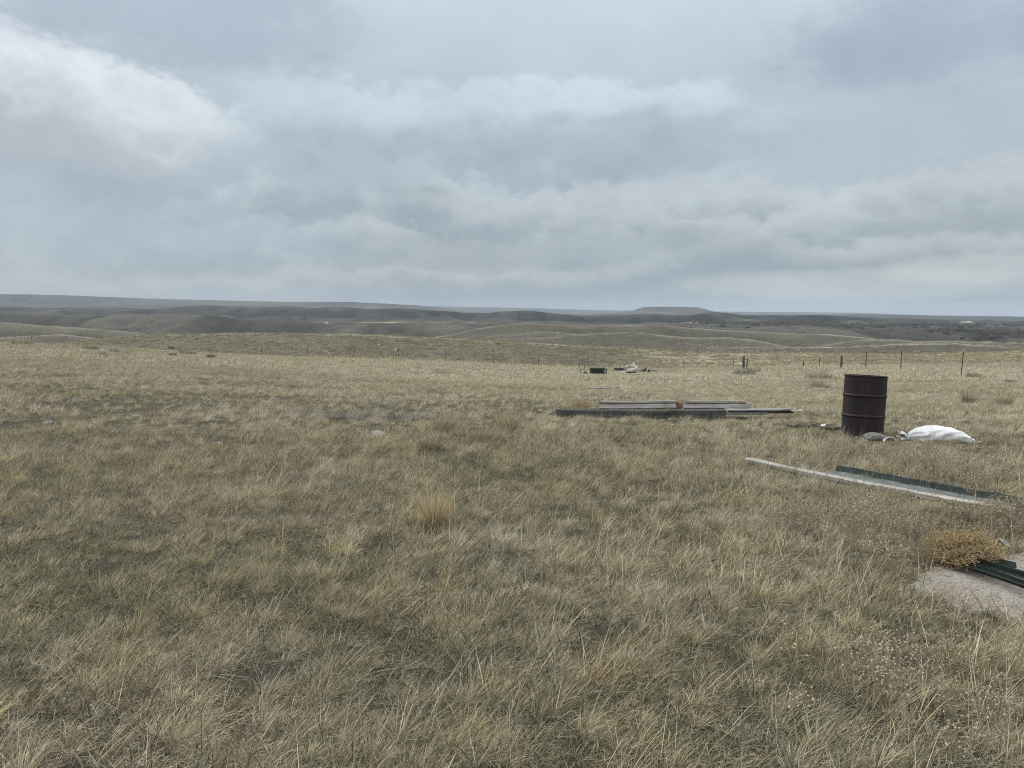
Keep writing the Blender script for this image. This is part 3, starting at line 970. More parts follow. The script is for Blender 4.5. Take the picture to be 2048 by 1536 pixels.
def build_grass():
    near = prototypes('near_clump', [mk_near] * 24)
    thatch = prototypes('thatch_clump', [mk_thatch] * 8)
    tuss = prototypes('tussock_clump', [mk_tuss] * 10)
    mid = prototypes('mid_clump', [mk_mid] * 18)
    far = prototypes('far_clump', [mk_far] * 14)
    tuft = prototypes('hill_clump', [mk_tuft] * 12)

    def run(name, coll, nproto, d0, d1, dens, seed, sc, label, gap=(-.55, -.05), spread=.5, size_n=.35, keep=None, tint=None, zs=(0.8, 1.2), i0=0):
        x, y, g = sample(d0, d1, dens, seed=seed)
        rr_ = np.hypot(x, y)
        hum = fbm(x / .20, y / .20, 2, 61) * (rr_ < 14) + .26 * fbm(x / .75, y / .75, 2, 62) + .32 * fbm(x / 2.6, y / 2.6, 2, 63) * sstep(rr_, 8, 16) + .3 * fbm(x / 7, y / 5, 2, 64) * sstep(rr_, 18, 36)
        p = sstep(hum, *gap) * .85 + .15
        m = (g.random(len(x)) < p) & keep_out(x, y)
        if keep is not None:
            m &= keep(x, y, g)
        x, y, hum = x[m], y[m], hum[m]
        z, rho = terrain(x, y)
        n = len(x)
        s = sc * (.75 + .5 * g.random(n)) * (1 + size_n * np.clip(hum, -.8, 1))
        low = grazed(x, y)
        S = np.stack([s * (.6 + .4 * low), s * (.6 + .4 * low), s * (zs[0] + (zs[1] - zs[0]) * g.random(n)) * low], 1)
        t = tints(x, y, g, rho) if tint is None else tint(x, y, g, rho)
        scatter(name, coll, np.stack([x, y, z], 1), rots(n, g, spread), S, i0 + g.integers(0, nproto, n), t, label)
        print(name, n)

    def that(x, y, g, rho):
        return mixc(np.broadcast_to(np.array((.17, .15, .115)), (len(x), 3)), (.32, .29, .23), g.random(len(x)))
    run('grass_thatch', thatch, 8, 1.5, 11, 70, 4, 1.0, 'flat grey thatch of old dead grass on the soil between the bunches', gap=(-1.5, -.6), spread=3.0, tint=that)
    def turf(x, y, g, rho):
        return tints(x, y, g, rho, 1)
    def bunch(x, y, g, rho):
        return tints(x, y, g, rho, 2)
    run('short_turf', near, 24, 1.5, 11, 430, 5, 1.0, 'short dense grey olive prairie turf between the pale bunches', gap=(-.85, .1), tint=turf)
    run('bunch_grass', tuss, 10, 1.6, 13, 84, 6, .58, 'small straw coloured bunches of grass all over the foreground', gap=(-.36, .26), tint=bunch, size_n=.45)
    def gold(x, y, g, rho):
        n = len(x)
        c = mixc(np.broadcast_to(np.array((.53, .42, .235)), (n, 3)), (.42, .375, .19), g.random(n))
        c = c + (np.array((.46, .33, .20)) - c) * (g.random(n) > .75)[:, None] * .8
        return c * (.8 + .4 * g.random(n))[:, None]
    run('tussock_grass', tuss, 10, 1.8, 12, 2.0, 21, .98, 'scattered larger golden and tan bunches across the foreground', gap=(-.3, .3), tint=gold)
    run('middle_turf', mid, 9, 10.7, 36, 66, 7, .95, 'short grey olive turf of the middle field', gap=(-.75, .1), tint=turf)
    run('middle_bunch_grass', mid, 9, 12.5, 36, 48, 17, .62, 'straw coloured bunches of grass in the middle field', gap=(-.34, .24), tint=bunch, size_n=.5, i0=9)
    run('field_grass', far, 14, 35, 118, 10, 8, .85, 'pale cured grass of the far field up to the wire fence', gap=(-.45, .25), tint=bunch, keep=lambda x, y, g: g.random(len(x)) > sstep(y + 16 * fbm(x / 14, y / 14, 3, 83), 78, 116) * .9)

    def mk(x, y, g):
        return np.ones(len(x), bool)

    def ht(x, y, g, rho):
        c = np.broadcast_to(np.array((.36, .32, .225)), (len(x), 3)).copy()
        u = CX + F * x / y
        k = sstep(u, 1100, 1500)
        c = c * .85 + (np.array((.36, .32, .225)) - c * .85) * k[:, None]
        gr = sstep(fbm(x / 9, y / 9, 2, 91) + g.normal(size=len(x)) * .35, -.1, .7)
        c = c + (np.array((.20, .18, .135)) - c) * (gr * .7)[:, None]
        return c * (.5 + 1.1 * g.random(len(x)) ** 1.5)[:, None]
    run('mound_grass', tuft, 12, 92, 215, 2.4, 9, 1.0, 'sparse grey green tufts on the low mound behind the fence', gap=(-.4, .5), tint=ht, spread=3.0)
    run('hill_grass', tuft, 12, 210, 520, .16, 10, 2.2, 'scattered bunch grass on the rolling hills', gap=(-.2, .7), tint=ht, spread=3.0)


# ------------------------------------------------------------------ mesh pieces
def bm_obj(name, bm, mat, parent=None, loc=None, rot=None, smooth=False, shadeangle=None):
    me = bpy.data.meshes.new(name)
    bmesh.ops.recalc_face_normals(bm, faces=bm.faces)
    bm.to_mesh(me); bm.free()
    if smooth:
        me.polygons.foreach_set('use_smooth', np.ones(len(me.polygons), dtype=bool))
        if shadeangle:
            me.set_sharp_from_angle(angle=R(shadeangle))
    me.materials.append(mat)
    o = bpy.data.objects.new(name, me)
    COL.objects.link(o)
    if parent:
        o.parent = parent
    if loc is not None:
        o.location = loc
    if rot is not None:
        o.rotation_euler = rot
    return o


def add_box(bm, c, size, rot=None, bevel=0.0):
    r = bmesh.ops.create_cube(bm, size=1.0)
    vs = r['verts']
    bmesh.ops.scale(bm, vec=size, verts=vs)
    if bevel:
        es = list({e for v in vs for e in v.link_edges})
        b = bmesh.ops.bevel(bm, geom=es, offset=bevel, segments=1, affect='EDGES')
        vs = list({v for f in b['faces'] for v in f.verts} | {v for v in vs if v.is_valid})
    if rot is not None:
        bmesh.ops.rotate(bm, cent=(0, 0, 0), matrix=Euler(rot).to_matrix(), verts=vs)
    bmesh.ops.translate(bm, vec=c, verts=vs)
    return vs


def add_lathe(bm, prof, n=40, cap0=False, cap1=False, warp=None):
    rings = []
    for r, z in prof:
        ring = []
        for i in range(n):
            a = 2 * math.pi * i / n
            rr = r if warp is None else r + warp(a, z)
            ring.append(bm.verts.new((rr * math.cos(a), rr * math.sin(a), z)))
        rings.append(ring)
    for a, b in zip(rings[:-1], rings[1:]):
        for i in range(n):
            bm.faces.new((a[i], a[(i + 1) % n], b[(i + 1) % n], b[i]))
    if cap0:
        bm.faces.new(rings[0][::-1])
    if cap1:
        bm.faces.new(rings[-1])
    return rings


def add_tube(bm, pts, rad, n=6, closed=False):
    pts = [Vector(p) for p in pts]
    rads = rad if hasattr(rad, '__len__') else [rad] * len(pts)
    rings = []
    up = Vector((0, 0, 1))
    for i, p in enumerate(pts):
        if closed:
            t = (pts[(i + 1) % len(pts)] - pts[i - 1])
        else:
            t = pts[min(i + 1, len(pts) - 1)] - pts[max(i - 1, 0)]
        t.normalize()
        a = t.cross(up if abs(t.z) < .95 else Vector((1, 0, 0))).normalized()
        b = t.cross(a)
        rings.append([bm.verts.new(p + (a * math.cos(2 * math.pi * k / n) + b * math.sin(2 * math.pi * k / n)) * rads[i]) for k in range(n)])
    m = len(rings)
    for i in range(m if closed else m - 1):
        A, B = rings[i], rings[(i + 1) % m]
        for k in range(n):
            bm.faces.new((A[k], A[(k + 1) % n], B[(k + 1) % n], B[k]))
    if not closed:
        bm.faces.new(rings[0][::-1]); bm.faces.new(rings[-1])


def plank_bm(L, W, T, seed=0, n=14, bow=.01, wear=.004):
    """a weathered plank along X: rounded section, uneven edges, slight bow and twist"""
    g = random.Random(seed)
    bm = bmesh.new()
    c = min(W, T) * .16
    sec = [(-W / 2 + c, -T / 2), (W / 2 - c, -T / 2), (W / 2, -T / 2 + c), (W / 2, T / 2 - c), (W / 2 - c, T / 2), (-W / 2 + c, T / 2), (-W / 2, T / 2 - c), (-W / 2, -T / 2 + c)]
    rings = []
    tw = g.uniform(-.03, .03)
    for i in range(n + 1):
        s = i / n - .5
        cy, cz = math.sin(s * 3.1 + g.random() * .2) * bow * .5, (s * s * 4 - .5) * bow
        ring = []
        for (a, b) in sec:
            a2, b2 = a + g.uniform(-1, 1) * wear, b + g.uniform(-1, 1) * wear * .6
            an = tw * s
            ex = g.uniform(-1, 1) * wear * 3 if i in (0, n) else 0
            ring.append(bm.verts.new((s * L + ex, a2 * math.cos(an) - b2 * math.sin(an) + cy, a2 * math.sin(an) + b2 * math.cos(an) + cz)))
        rings.append(ring)
    for A, B in zip(rings[:-1], rings[1:]):
        for k in range(8):
            bm.faces.new((A[k], A[(k + 1) % 8], B[(k + 1) % 8], B[k]))
    bm.faces.new(rings[0][::-1]); bm.faces.new(rings[-1])
    return bm


def plank(name, L, W, T, mat, label, cat, loc, rot, seed=0, group=None, bow=.01, wear=.004):
    o = bm_obj(name, plank_bm(L, W, T, seed, bow=bow, wear=wear), mat, loc=loc, rot=rot)
    tag(o, label, cat, group)
    return o


def seg_place(p0, p1):
    """centre, length and rotation of a plank running from p0 to p1 (broad side up)"""
    p0, p1 = Vector(p0), Vector(p1)
    d = p1 - p0
    return (p0 + p1) / 2, d.length, (0, -math.atan2(d.z, math.hypot(d.x, d.y)), math.atan2(d.y, d.x))


def P3(u, v, d):
    """point seen in photo pixel (u, v) at depth d"""
    yc = (CY - v) / F
    t = d / (math.cos(PITCH) + yc * math.sin(PITCH))
    return Vector(((u - CX) / F * t, d, CAMZ + d * pix_slope(v)))


# ------------------------------------------------------------------ oil drum
def build_drum():
    base = at(1731, 11.0)
    t = empty('oil_drum', base + Vector((0, 0, -.015)), (R(-1.0), R(3.0), R(20)))
    tag(t, 'tall rusty dark brown steel oil drum with open top standing in the grass', 'oil drum')
    H, r0 = .865, .278

    def warp(a, z):
        return .004 * math.sin(2 * a + 1.2 + z * 3) + .006 * math.exp(-((a - 4.4) ** 2) / .08 - (z - .45) ** 2 / .02) * -1
    bm = bmesh.new()
    prof = [(r0, 0.0), (r0 + .004, .006), (r0, .02)] + [(r0, z) for z in np.linspace(.06, H - .02, 26)] + [(r0, H - .004), (r0 - .003, H - .004), (r0 - .004, .03), (.02, .028)]
    add_lathe(bm, prof, 64, warp=warp)
    bm_obj('body', bm, M['rusty_steel'], t, smooth=True, shadeangle=40)
    for zc in (.292, .583):
        bm = bmesh.new()
        pr = [(r0 - .001, zc - .024), (r0 + .005, zc - .018), (r0 + .011, zc - .006), (r0 + .013, zc), (r0 + .011, zc + .006), (r0 + .005, zc + .018), (r0 - .001, zc + .024)]
        add_lathe(bm, pr, 64, warp=warp)
        bm_obj('rolling_hoop', bm, M['rusty_steel'], t, smooth=True)
    bm = bmesh.new()
    ring = [(r0 + .009 * math.cos(k * math.pi / 4) + .002, H - .003 + .008 * math.sin(k * math.pi / 4)) for k in range(9)]
    add_lathe(bm, ring, 64, warp=warp)
    bm_obj('top_rim', bm, M['rusty_steel'], t, smooth=True)
    FOOT.append(([(base.x + .29 * math.cos(a), base.y + .29 * math.sin(a)) for a in np.linspace(0, 2 * math.pi, 9)[:-1]], 0.0))


# ------------------------------------------------------------------ white sack
def build_sack():
    g = np.random.default_rng(5)
    c = at(1884, 10.35)
    t = empty('feed_sack', c + Vector((0, 0, -.02)), (0, 0, R(-8)))
    tag(t, 'filled white woven feed sack lying on its side right of the rusty drum', 'sack')
    n, m = 44, 40
    V = []
    for i in range(n):
        s = i / (n - 1)
        x = -.37 + .84 * s
        hw = .17 * (sstep(np.array([s]), 0, .22)[0] * .8 + .2) * (1 - .10 * sstep(np.array([s]), .7, 1)[0])
        hh = .122 * (math.sin(math.pi * min(1, (s * .92 + .08)) ** .86) ** .50)
        if s > .86:
            hh = hh * (1 - (s - .86) / .14) ** 1.1 + .006
        for k in range(m):
            a = 2 * math.pi * k / m
            ca, sa = math.cos(a), math.sin(a)
            yy = hw * math.copysign(abs(ca) ** .8, ca)
            zz = hh * math.copysign(abs(sa) ** .85, sa)
            wr = .012 * math.sin(9 * s + 5 * a) * math.sin(3.3 * a + 14 * s) + .004 * math.sin(31 * s + 2 * a + 2 * math.sin(7 * s)) + .012 * math.exp(-abs(s - .93) * 9) * math.sin(11 * a + 2) + .014 * math.exp(-abs(s - .1) * 7) * math.sin(13 * a + 5 * s)
            neck = math.exp(-s / .10)
            fold = neck * .022 * math.sin(9 * a)
            f = 1 + (wr + fold) / .13
            z = zz * f + hh * .86
            if s > .8:
                z += -.035 * (s - .8) / .2 + .02 * math.sin(yy * 30) * (s - .8) / .2
            V.append((x + .018 * math.sin(a * 2) * neck, yy * f, max(z, 0.002)))
    V = np.array(V)
    idx = np.arange(n * m).reshape(n, m)
    a, b = idx[:-1], idx[1:]
    Q = np.stack([a, np.roll(a, -1, 1), np.roll(b, -1, 1), b], -1).reshape(-1, 4)
    o = mesh_np('body', V, [Q, idx[-1:], idx[:1, ::-1]], M['woven_sack'], smooth=True, parent=t)
    # gathered neck beyond the tie
    V = []
    n2 = 9
    for i in range(n2):
        s = i / (n2 - 1)
        for k in range(m):
            a = 2 * math.pi * k / m
            r = .034 + .055 * s ** 1.2
            f = 1 + .30 * s * math.sin(7 * a + 1) + .16 * math.sin(4 * a + 3 * s)
            V.append((-.36 - .115 * s + .020 * math.sin(5 * a) * s, r * f * math.cos(a) * 1.15, .055 + r * f * math.sin(a) * .8 + .028 * s))
    idx = np.arange(n2 * m).reshape(n2, m)
    a, b = idx[:-1], idx[1:]
    Q = np.stack([a, b, np.roll(b, -1, 1), np.roll(a, -1, 1)], -1).reshape(-1, 4)
    nk = mesh_np('neck', np.array(V), [Q], M['woven_sack'], smooth=True, parent=t)
    bm = bmesh.new()
    add_tube(bm, [(-.362, .045 * math.cos(a), .055 + .038 * math.sin(a)) for a in np.linspace(0, 2 * math.pi, 13)[:-1]], .006, 5, closed=True)
    bm_obj('tie_string', bm, M['twig'], t, smooth=True)
    # flat sewn hem
    bm = bmesh.new()
    pts = [(.468 + .01 * math.sin(yy * 25), yy, .058 + .02 * math.sin(yy * 30) - .035 + .012) for yy in np.linspace(-.165, .165, 9)]
    add_tube(bm, pts, .009, 5)
    bm_obj('sewn_hem', bm, M['woven_sack'], t, smooth=True)
    LOW.append((c.x - .9, c.x + .6, c.y - .9, c.y + .2, .45))
    FOOT.append(([(c.x - .40, c.y - .13), (c.x + .42, c.y - .17), (c.x + .42, c.y + .15), (c.x - .40, c.y + .13)], 0.0))


# ------------------------------------------------------------------ scraps beside the drum
def stone(name, loc, size, mat, label, cat='stone', group=None, seed=0, sink=.25):
    bm = bmesh.new()
    bmesh.ops.create_icosphere(bm, subdivisions=3, radius=1.0)
    g = random.Random(seed)
    o3 = Vector((g.random() * 9, g.random() * 9, g.random() * 9))
    from mathutils import noise as mn
    for v in bm.verts:
        p = v.co.copy()
        k = 1 + .28 * mn.noise(p * 1.1 + o3) + .12 * mn.noise(p * 2.6 + o3)
        q = Vector((round(p.x * 2.2) / 2.2, round(p.y * 2.2) / 2.2, round(p.z * 2.2) / 2.2))
        p = p.lerp(q, .18) * k
        v.co = Vector((p.x * size[0] / 2, p.y * size[1] / 2, p.z * size[2] / 2))
    o = bm_obj(name, bm, mat, loc=Vector(loc) + Vector((0, 0, size[2] * (.5 - sink))), rot=(g.uniform(-.1, .1), g.uniform(-.1, .1), g.uniform(0, 6)), smooth=True, shadeangle=38)
    tag(o, label, cat, group)
    return o


def sheet(name, grid, mat, th, label, cat, smooth=True):
    """thin bent sheet from a grid of points, given a real thickness"""
    nr, nc = len(grid), len(grid[0])
    bm = bmesh.new()
    vs = [[bm.verts.new(p) for p in row] for row in grid]
    for i in range(nr - 1):
        for j in range(nc - 1):
            bm.faces.new((vs[i][j], vs[i][j + 1], vs[i + 1][j + 1], vs[i + 1][j]))
    bmesh.ops.recalc_face_normals(bm, faces=bm.faces)
    bmesh.ops.solidify(bm, geom=bm.faces[:], thickness=th)
    c = Vector(grid[nr // 2][nc // 2])
    bmesh.ops.translate(bm, vec=-c, verts=bm.verts)
    o = bm_obj(name, bm, mat, loc=c, smooth=smooth, shadeangle=35)
    tag(o, label, cat)
    return o


def build_scraps():
    # open can, half sunk, mouth to the camera
    c = at(1789, 10.25)
    t = empty('tin_can', c + Vector((0, 0, -.02)), (R(84), 0, R(6)))
    tag(t, 'small rusty open can with pale rim half sunk between drum and white sack', 'can')
    bm = bmesh.new()
    add_lathe(bm, [(.005, -.16), (.082, -.16), (.085, -.15), (.085, 0), (.078, 0), (.077, -.15), (.004, -.152)], 32)
    bm_obj('body', bm, M['brown_rust'], t, smooth=True, shadeangle=40)
    bm = bmesh.new()
    add_lathe(bm, [(.0855, -.035), (.092, -.034), (.093, .004), (.080, .005), (.0795, -.004)], 32)
    bm_obj('rim', bm, M['pale_metal'], t, smooth=True, shadeangle=40)
    stone('flat_stone', at(1757, 10.45), (.30, .26, .11), M['dull_stone'], 'flat rounded grey stone in front of the rusty drum', seed=3, sink=.1)
    # bent dark metal scrap, pale folded scrap and dark board left of the drum
    a = at(1612, 11.9)
    grid = [[(a.x - .22 + .42 * j / 8, a.y + .16 * (i - 3) / 3, a.z + .045 + .055 * math.sin(math.pi * min(1, j / 7)) * (1 - .25 * abs(i - 3) / 3) - .05 * (j / 8) ** 2 + .012 * math.sin(i * 2 + j)) for j in range(9)] for i in range(7)]
    sheet('metal_scrap', grid, M['brown_wood'], .003, 'bent dark brown metal scrap lying in the grass left of the drum', 'scrap metal')
    a = at(1645, 11.7)
    grid = [[(a.x - .11 + .23 * j / 8, a.y + .1 * (i - 2) / 2, a.z + .06 + .045 * abs(j - 4) / 4 - .010 * i + (.02 if j == 6 else 0)) for j in range(9)] for i in range(5)]
    sheet('folded_metal', grid, M['pale_metal'], .003, 'pale folded metal flashing beside the dark scrap left of the drum', 'scrap metal')
    p0, p1 = at(1648, 11.4) + Vector((0, 0, .055)), at(1700, 11.4) + Vector((0, 0, .05))
    c, L, r = seg_place(p0, p1)
    plank('short_board', L, .10, .045, M['dark_wood'], 'short dark board lying flat against the left foot of the drum', 'board', c, r, 4)


# ------------------------------------------------------------------ stacked timbers in the middle field
def build_timbers():
    def horiz(u0, v0, u1, v1, d0, d1):
        return P3(u0, v0, d0), P3(u1, v1, d1)
    # (name, u0, v0 (centre row), u1, v1, depth0, depth1, width, thickness, tilt, material, label, cat)
    rows = [
        ('timber_beam', 1112, 827, 1451, 828, 13.30, 13.22, .13, .145, 0, 'dark_wood', 'long thick dark grey timber beam lying across the middle grass in front of pale boards', 'beam'),
        ('weathered_board', 1199, 813.5, 1351, 813, 13.95, 13.95, .088, .035, 50, 'grey_wood', 'tilted pale grey board behind the left half of the dark beam', 'board'),
        ('weathered_board', 1366, 812.5, 1502, 813, 13.95, 13.9, .088, .035, 50, 'grey_wood', 'tilted pale grey board behind the right half of the dark beam', 'board'),
        ('weathered_board', 1200, 807.0, 1356, 806.5, 14.35, 14.35, .16, .05, 0, 'brown_wood', 'flat brown board behind the left tilted grey board', 'board'),
        ('weathered_board', 1203, 803.8, 1350, 802.8, 14.5, 14.55, .12, .03, 0, 'grey_wood', 'thin pale board topmost at the back left of the timber stack', 'board'),
        ('weathered_board', 1380, 803.0, 1482, 803.5, 14.5, 14.5, .12, .03, 0, 'grey_wood', 'thin pale board topmost at the back right of the timber stack', 'board'),
        ('weathered_board', 1372, 806.5, 1490, 807.2, 14.3, 14.3, .16, .05, 0, 'brown_wood', 'flat brown board behind the right tilted grey board', 'board'),
        ('thin_board', 1452, 819.8, 1578, 818.8, 13.35, 13.5, .20, .025, 0, 'grey_wood', 'thin pale board, upper of two running right from the end of the dark beam', 'board'),
        ('thin_board', 1452, 826.3, 1534, 826.0, 13.30, 13.4, .05, .05, 0, 'grey_wood', 'thin pale board, lower of two running right from the end of the dark beam', 'board'),
        ('spacer_block', 1455, 822.8, 1530, 822.5, 13.45, 13.5, .10, .055, 0, 'dark_wood', 'dark batten between the two thin pale boards at the beam end', 'batten'),
        ('thin_board', 1530, 822.8, 1582, 822.6, 13.45, 13.55, .16, .055, 0, 'brown_wood', 'brown board in shade at the right end of the thin pale boards', 'board'),
        ('thin_board', 1583, 821.5, 1604, 822.0, 13.4, 13.5, .12, .03, 0, 'pale_wood', 'short pale board end sticking out furthest right of the timber stack', 'board'),
    ]
    for i, (nm, u0, v0, u1, v1, d0, d1, W, T, tilt, mt, lab, cat) in enumerate(rows):
        p0, p1 = horiz(u0, v0, u1, v1, d0, d1)
        c, L, r = seg_place(p0, p1)
        plank(nm, L, W, T, M[mt], lab, cat, c, (R(tilt), r[1], r[2]), 20 + i, bow=.012 if L > 1.2 else .004)
    a, b = at(1112, 13.3), at(1604, 13.4)
    LOW.append((a.x - .1, b.x + .1, 12.5, 14.9, .86))
    FOOT.append(([(a.x, 13.22), (P3(1451, 828, 13.2).x, 13.15), (P3(1451, 828, 13.2).x, 13.36), (a.x, 13.4)], 0.0))
    FOOT.append(([(P3(1200, 0, 14).x, 13.85), (P3(1350, 0, 14).x, 13.85), (P3(1350, 0, 14).x, 14.55), (P3(1200, 0, 14).x, 14.55)], 0.0))
    FOOT.append(([(P3(1370, 0, 14).x, 13.85), (P3(1495, 0, 14).x, 13.85), (P3(1485, 0, 14).x, 14.55), (P3(1370, 0, 14).x, 14.55)], 0.0))
    FOOT.append(([(P3(1452, 0, 13.3).x, 13.2), (P3(1575, 0, 13.3).x, 13.3), (P3(1575, 0, 13.3).x, 13.55), (P3(1452, 0, 13.3).x, 13.5)], 0.0))


# ------------------------------------------------------------------ plank and green metal channel, right
def build_channel():
    p0, p1 = hit(1493, 929), hit(2030, 1036)
    p0.z += .05; p1.z += .045
    c, L, r = seg_place(p0, p1)
    plank('long_plank', L, .11, .04, M['plank_wood'], 'long weathered grey plank running along the green metal channel', 'plank', c, r, 51, bow=.02)
    d = (p1 - p0); d.z = 0; d.normalize()
    nrm = Vector((-d.y, d.x, 0))
    if nrm.y < 0:
        nrm = -nrm
    a = hit(1600, 955); a = p0 + d * (a - p0).dot(d)
    b = p0 + d * (L - .10)
    # profile across: flat grey web then raised dark green lip
    def strip(prof, th, nm, mt, par, n=16):
        grid = []
        for i in range(n + 1):
            s = i / n
            q = a.lerp(b, s)
            z0 = gz(q.x, q.y) + .030
            skew = (1 - s) * .16
            grid.append([q + nrm * w + d * (skew * (w - .07) * 3 if s < .05 else 0) + Vector((0, 0, z0 - q.z + h + .008 * math.sin(s * 9))) for (w, h) in prof])
        bm = bmesh.new()
        vs = [[bm.verts.new(p - a) for p in row] for row in grid]
        for i in range(n):
            for j in range(len(prof) - 1):
                bm.faces.new((vs[i][j], vs[i][j + 1], vs[i + 1][j + 1], vs[i + 1][j]))
        bmesh.ops.recalc_face_normals(bm, faces=bm.faces)
        bmesh.ops.solidify(bm, geom=bm.faces[:], thickness=th)
        return bm_obj(nm, bm, M[mt], par, smooth=True, shadeangle=30)
    t = empty('metal_channel', a)
    tag(t, 'long dark green sheet metal channel with grey inside lying beyond the grey plank', 'metal channel')
    strip([(.075, .012), (.11, .008), (.22, .006), (.315, .010)], .003, 'web', 'grey_paint', t)
    strip([(.318, .012), (.330, .036), (.340, .062), (.348, .066), (.356, .060)], .003, 'lip', 'green_paint', t)
    e0, e1 = a + nrm * .02, b + nrm * .02
    FOOT.append(([tuple((p0 - nrm * .08)[:2]), tuple((p1 - nrm * .08)[:2]), tuple((p1 + nrm * .08)[:2]), tuple((p0 + nrm * .08)[:2])], 0.0))
    FOOT.append(([tuple(a[:2]), tuple(b[:2]), tuple((b + nrm * .30)[:2]), tuple((a + nrm * .30)[:2])], 0.0))


# ------------------------------------------------------------------ concrete slab, steel posts, snakeweed
def build_slab():
    pts = [(1796, 1174), (1842, 1150), (1900, 1130), (1950, 1122), (2010, 1112), (2080, 1098), (2250, 1088), (2300, 1200), (2200, 1290), (2080, 1262), (1990, 1232), (1930, 1216), (1870, 1204), (1830, 1190)]
    P = [hit(u, v) for u, v in pts]
    c = sum(P, Vector()) / len(P)
    # rugged outline, gently uneven surface
    g = random.Random(3)
    ring = []
    for i in range(len(P)):
        a, b = P[i], P[(i + 1) % len(P)]
        m = max(3, int((b - a).length / .05))
        for k in range(m):
            q = a.lerp(b, k / m)
            off = (q - c).normalized() * (.13 * float(fbm(np.array([q.x * 7]), np.array([q.y * 7]), 3, 9)[0]) + g.uniform(-.008, .008))
            ring.append(q + off)
    V, Fq = [], []
    nr = 22
    for j in range(nr + 1):
        s = j / nr
        for q in ring:
            p = c.lerp(q, s)
            zz = gz(p.x, p.y)
            edge = 1 if j < nr else 0
            V.append((p.x - c.x, p.y - c.y, zz - c.z + (.006 + .008 * float(fbm(np.array([p.x * 4]), np.array([p.y * 4]), 4, 4)[0]) * edge + .008) * (1 if j < nr else -1.0)))
    n = len(ring)
    idx = np.arange((nr + 1) * n).reshape(nr + 1, n)
    a, b = idx[:-1], idx[1:]
    Q = np.stack([a, b, np.roll(b, -1, 1), np.roll(a, -1, 1)], -1).reshape(-1, 4)
    o = mesh_np('concrete_slab', np.array(V), [Q], M['concrete'], smooth=True, loc=c)
    o.data.set_sharp_from_angle(angle=R(25))
    tag(o, 'weathered pinkish tan concrete slab at the lower right under the green posts', 'slab')
    step = len(ring) // 14
    poly = [tuple(ring[i][:2]) for i in range(0, len(ring), step)]
    # convex hull-ish footprint, drawn in a little so that grass leans over its edge
    FOOT.append((poly_hull(poly), -.05))
    return c


def poly_hull(pts):
    pts = sorted(set(pts))
    def half(ps):
        h = []
        for p in ps:
            while len(h) > 1 and (h[-1][0] - h[-2][0]) * (p[1] - h[-2][1]) - (h[-1][1] - h[-2][1]) * (p[0] - h[-2][0]) <= 0:
                h.pop()
            h.append(p)
        return h[:-1]
    return half(pts) + half(pts[::-1])


def build_tposts():
    # three steel T-posts lying side by side on the slab
    rows = [((1888, 1133), (2230, 1262), .030, 90, 'green steel T fence post nearest the grass, one of three on the slab'),
            ((1893, 1128), (2250, 1254), .034, 0, 'green steel T fence post lying between two others on the slab'),
            ((1905, 1124), (2260, 1240), .032, -60, 'green steel T fence post with spade plate, furthest back on the slab')]
    for i, (a, b, h, roll, lab) in enumerate(rows):
        p0, p1 = hit(*a), hit(*b)
        L = 1.85
        d = (p1 - p0); d.z = 0; d.normalize()
        p0.z = gz(p0.x, p0.y) + .058 + (.022 if i == 1 else 0)
        t = empty('fence_post', p0, (R(roll), 0, math.atan2(d.y, d.x)))
        tag(t, lab, 'fence post', 'steel T posts lying on the slab')
        bm = bmesh.new()
        sec = [(-.024, .000), (.024, .000), (.024, .005), (.0035, .006), (.003, .034), (-.003, .034), (-.0035, .006), (-.024, .005)]
        r0 = [bm.verts.new((0, y, z - .012)) for y, z in sec]; r1 = [bm.verts.new((L, y, z - .012)) for y, z in sec]
        for k in range(8):
            bm.faces.new((r0[k], r0[(k + 1) % 8], r1[(k + 1) % 8], r1[k]))
        bm.faces.new(r0[::-1]); bm.faces.new(r1)
        bm_obj('shaft', bm, M['post_green'], t)
        bm = bmesh.new()
        for k in range(32):
            add_box(bm, (.12 + k * .054, 0, -.0152), (.014, .020, .006), bevel=.002)
        bm_obj('studs', bm, M['post_green'], t)['kind'] = 'stuff'
        if i == 2:
            bm = bmesh.new()
            v = [bm.verts.new(p) for p in ((.17, -.050, 0), (.36, -.062, 0), (.40, 0, 0), (.36, .062, 0), (.17, .050, 0))]
            f = bm.faces.new(v)
            bmesh.ops.solidify(bm, geom=[f], thickness=.004)
            pl = bm_obj('spade_plate', bm, M['post_green'], t, loc=(0, 0, .030), rot=(R(60 + 14), 0, 0))
    return


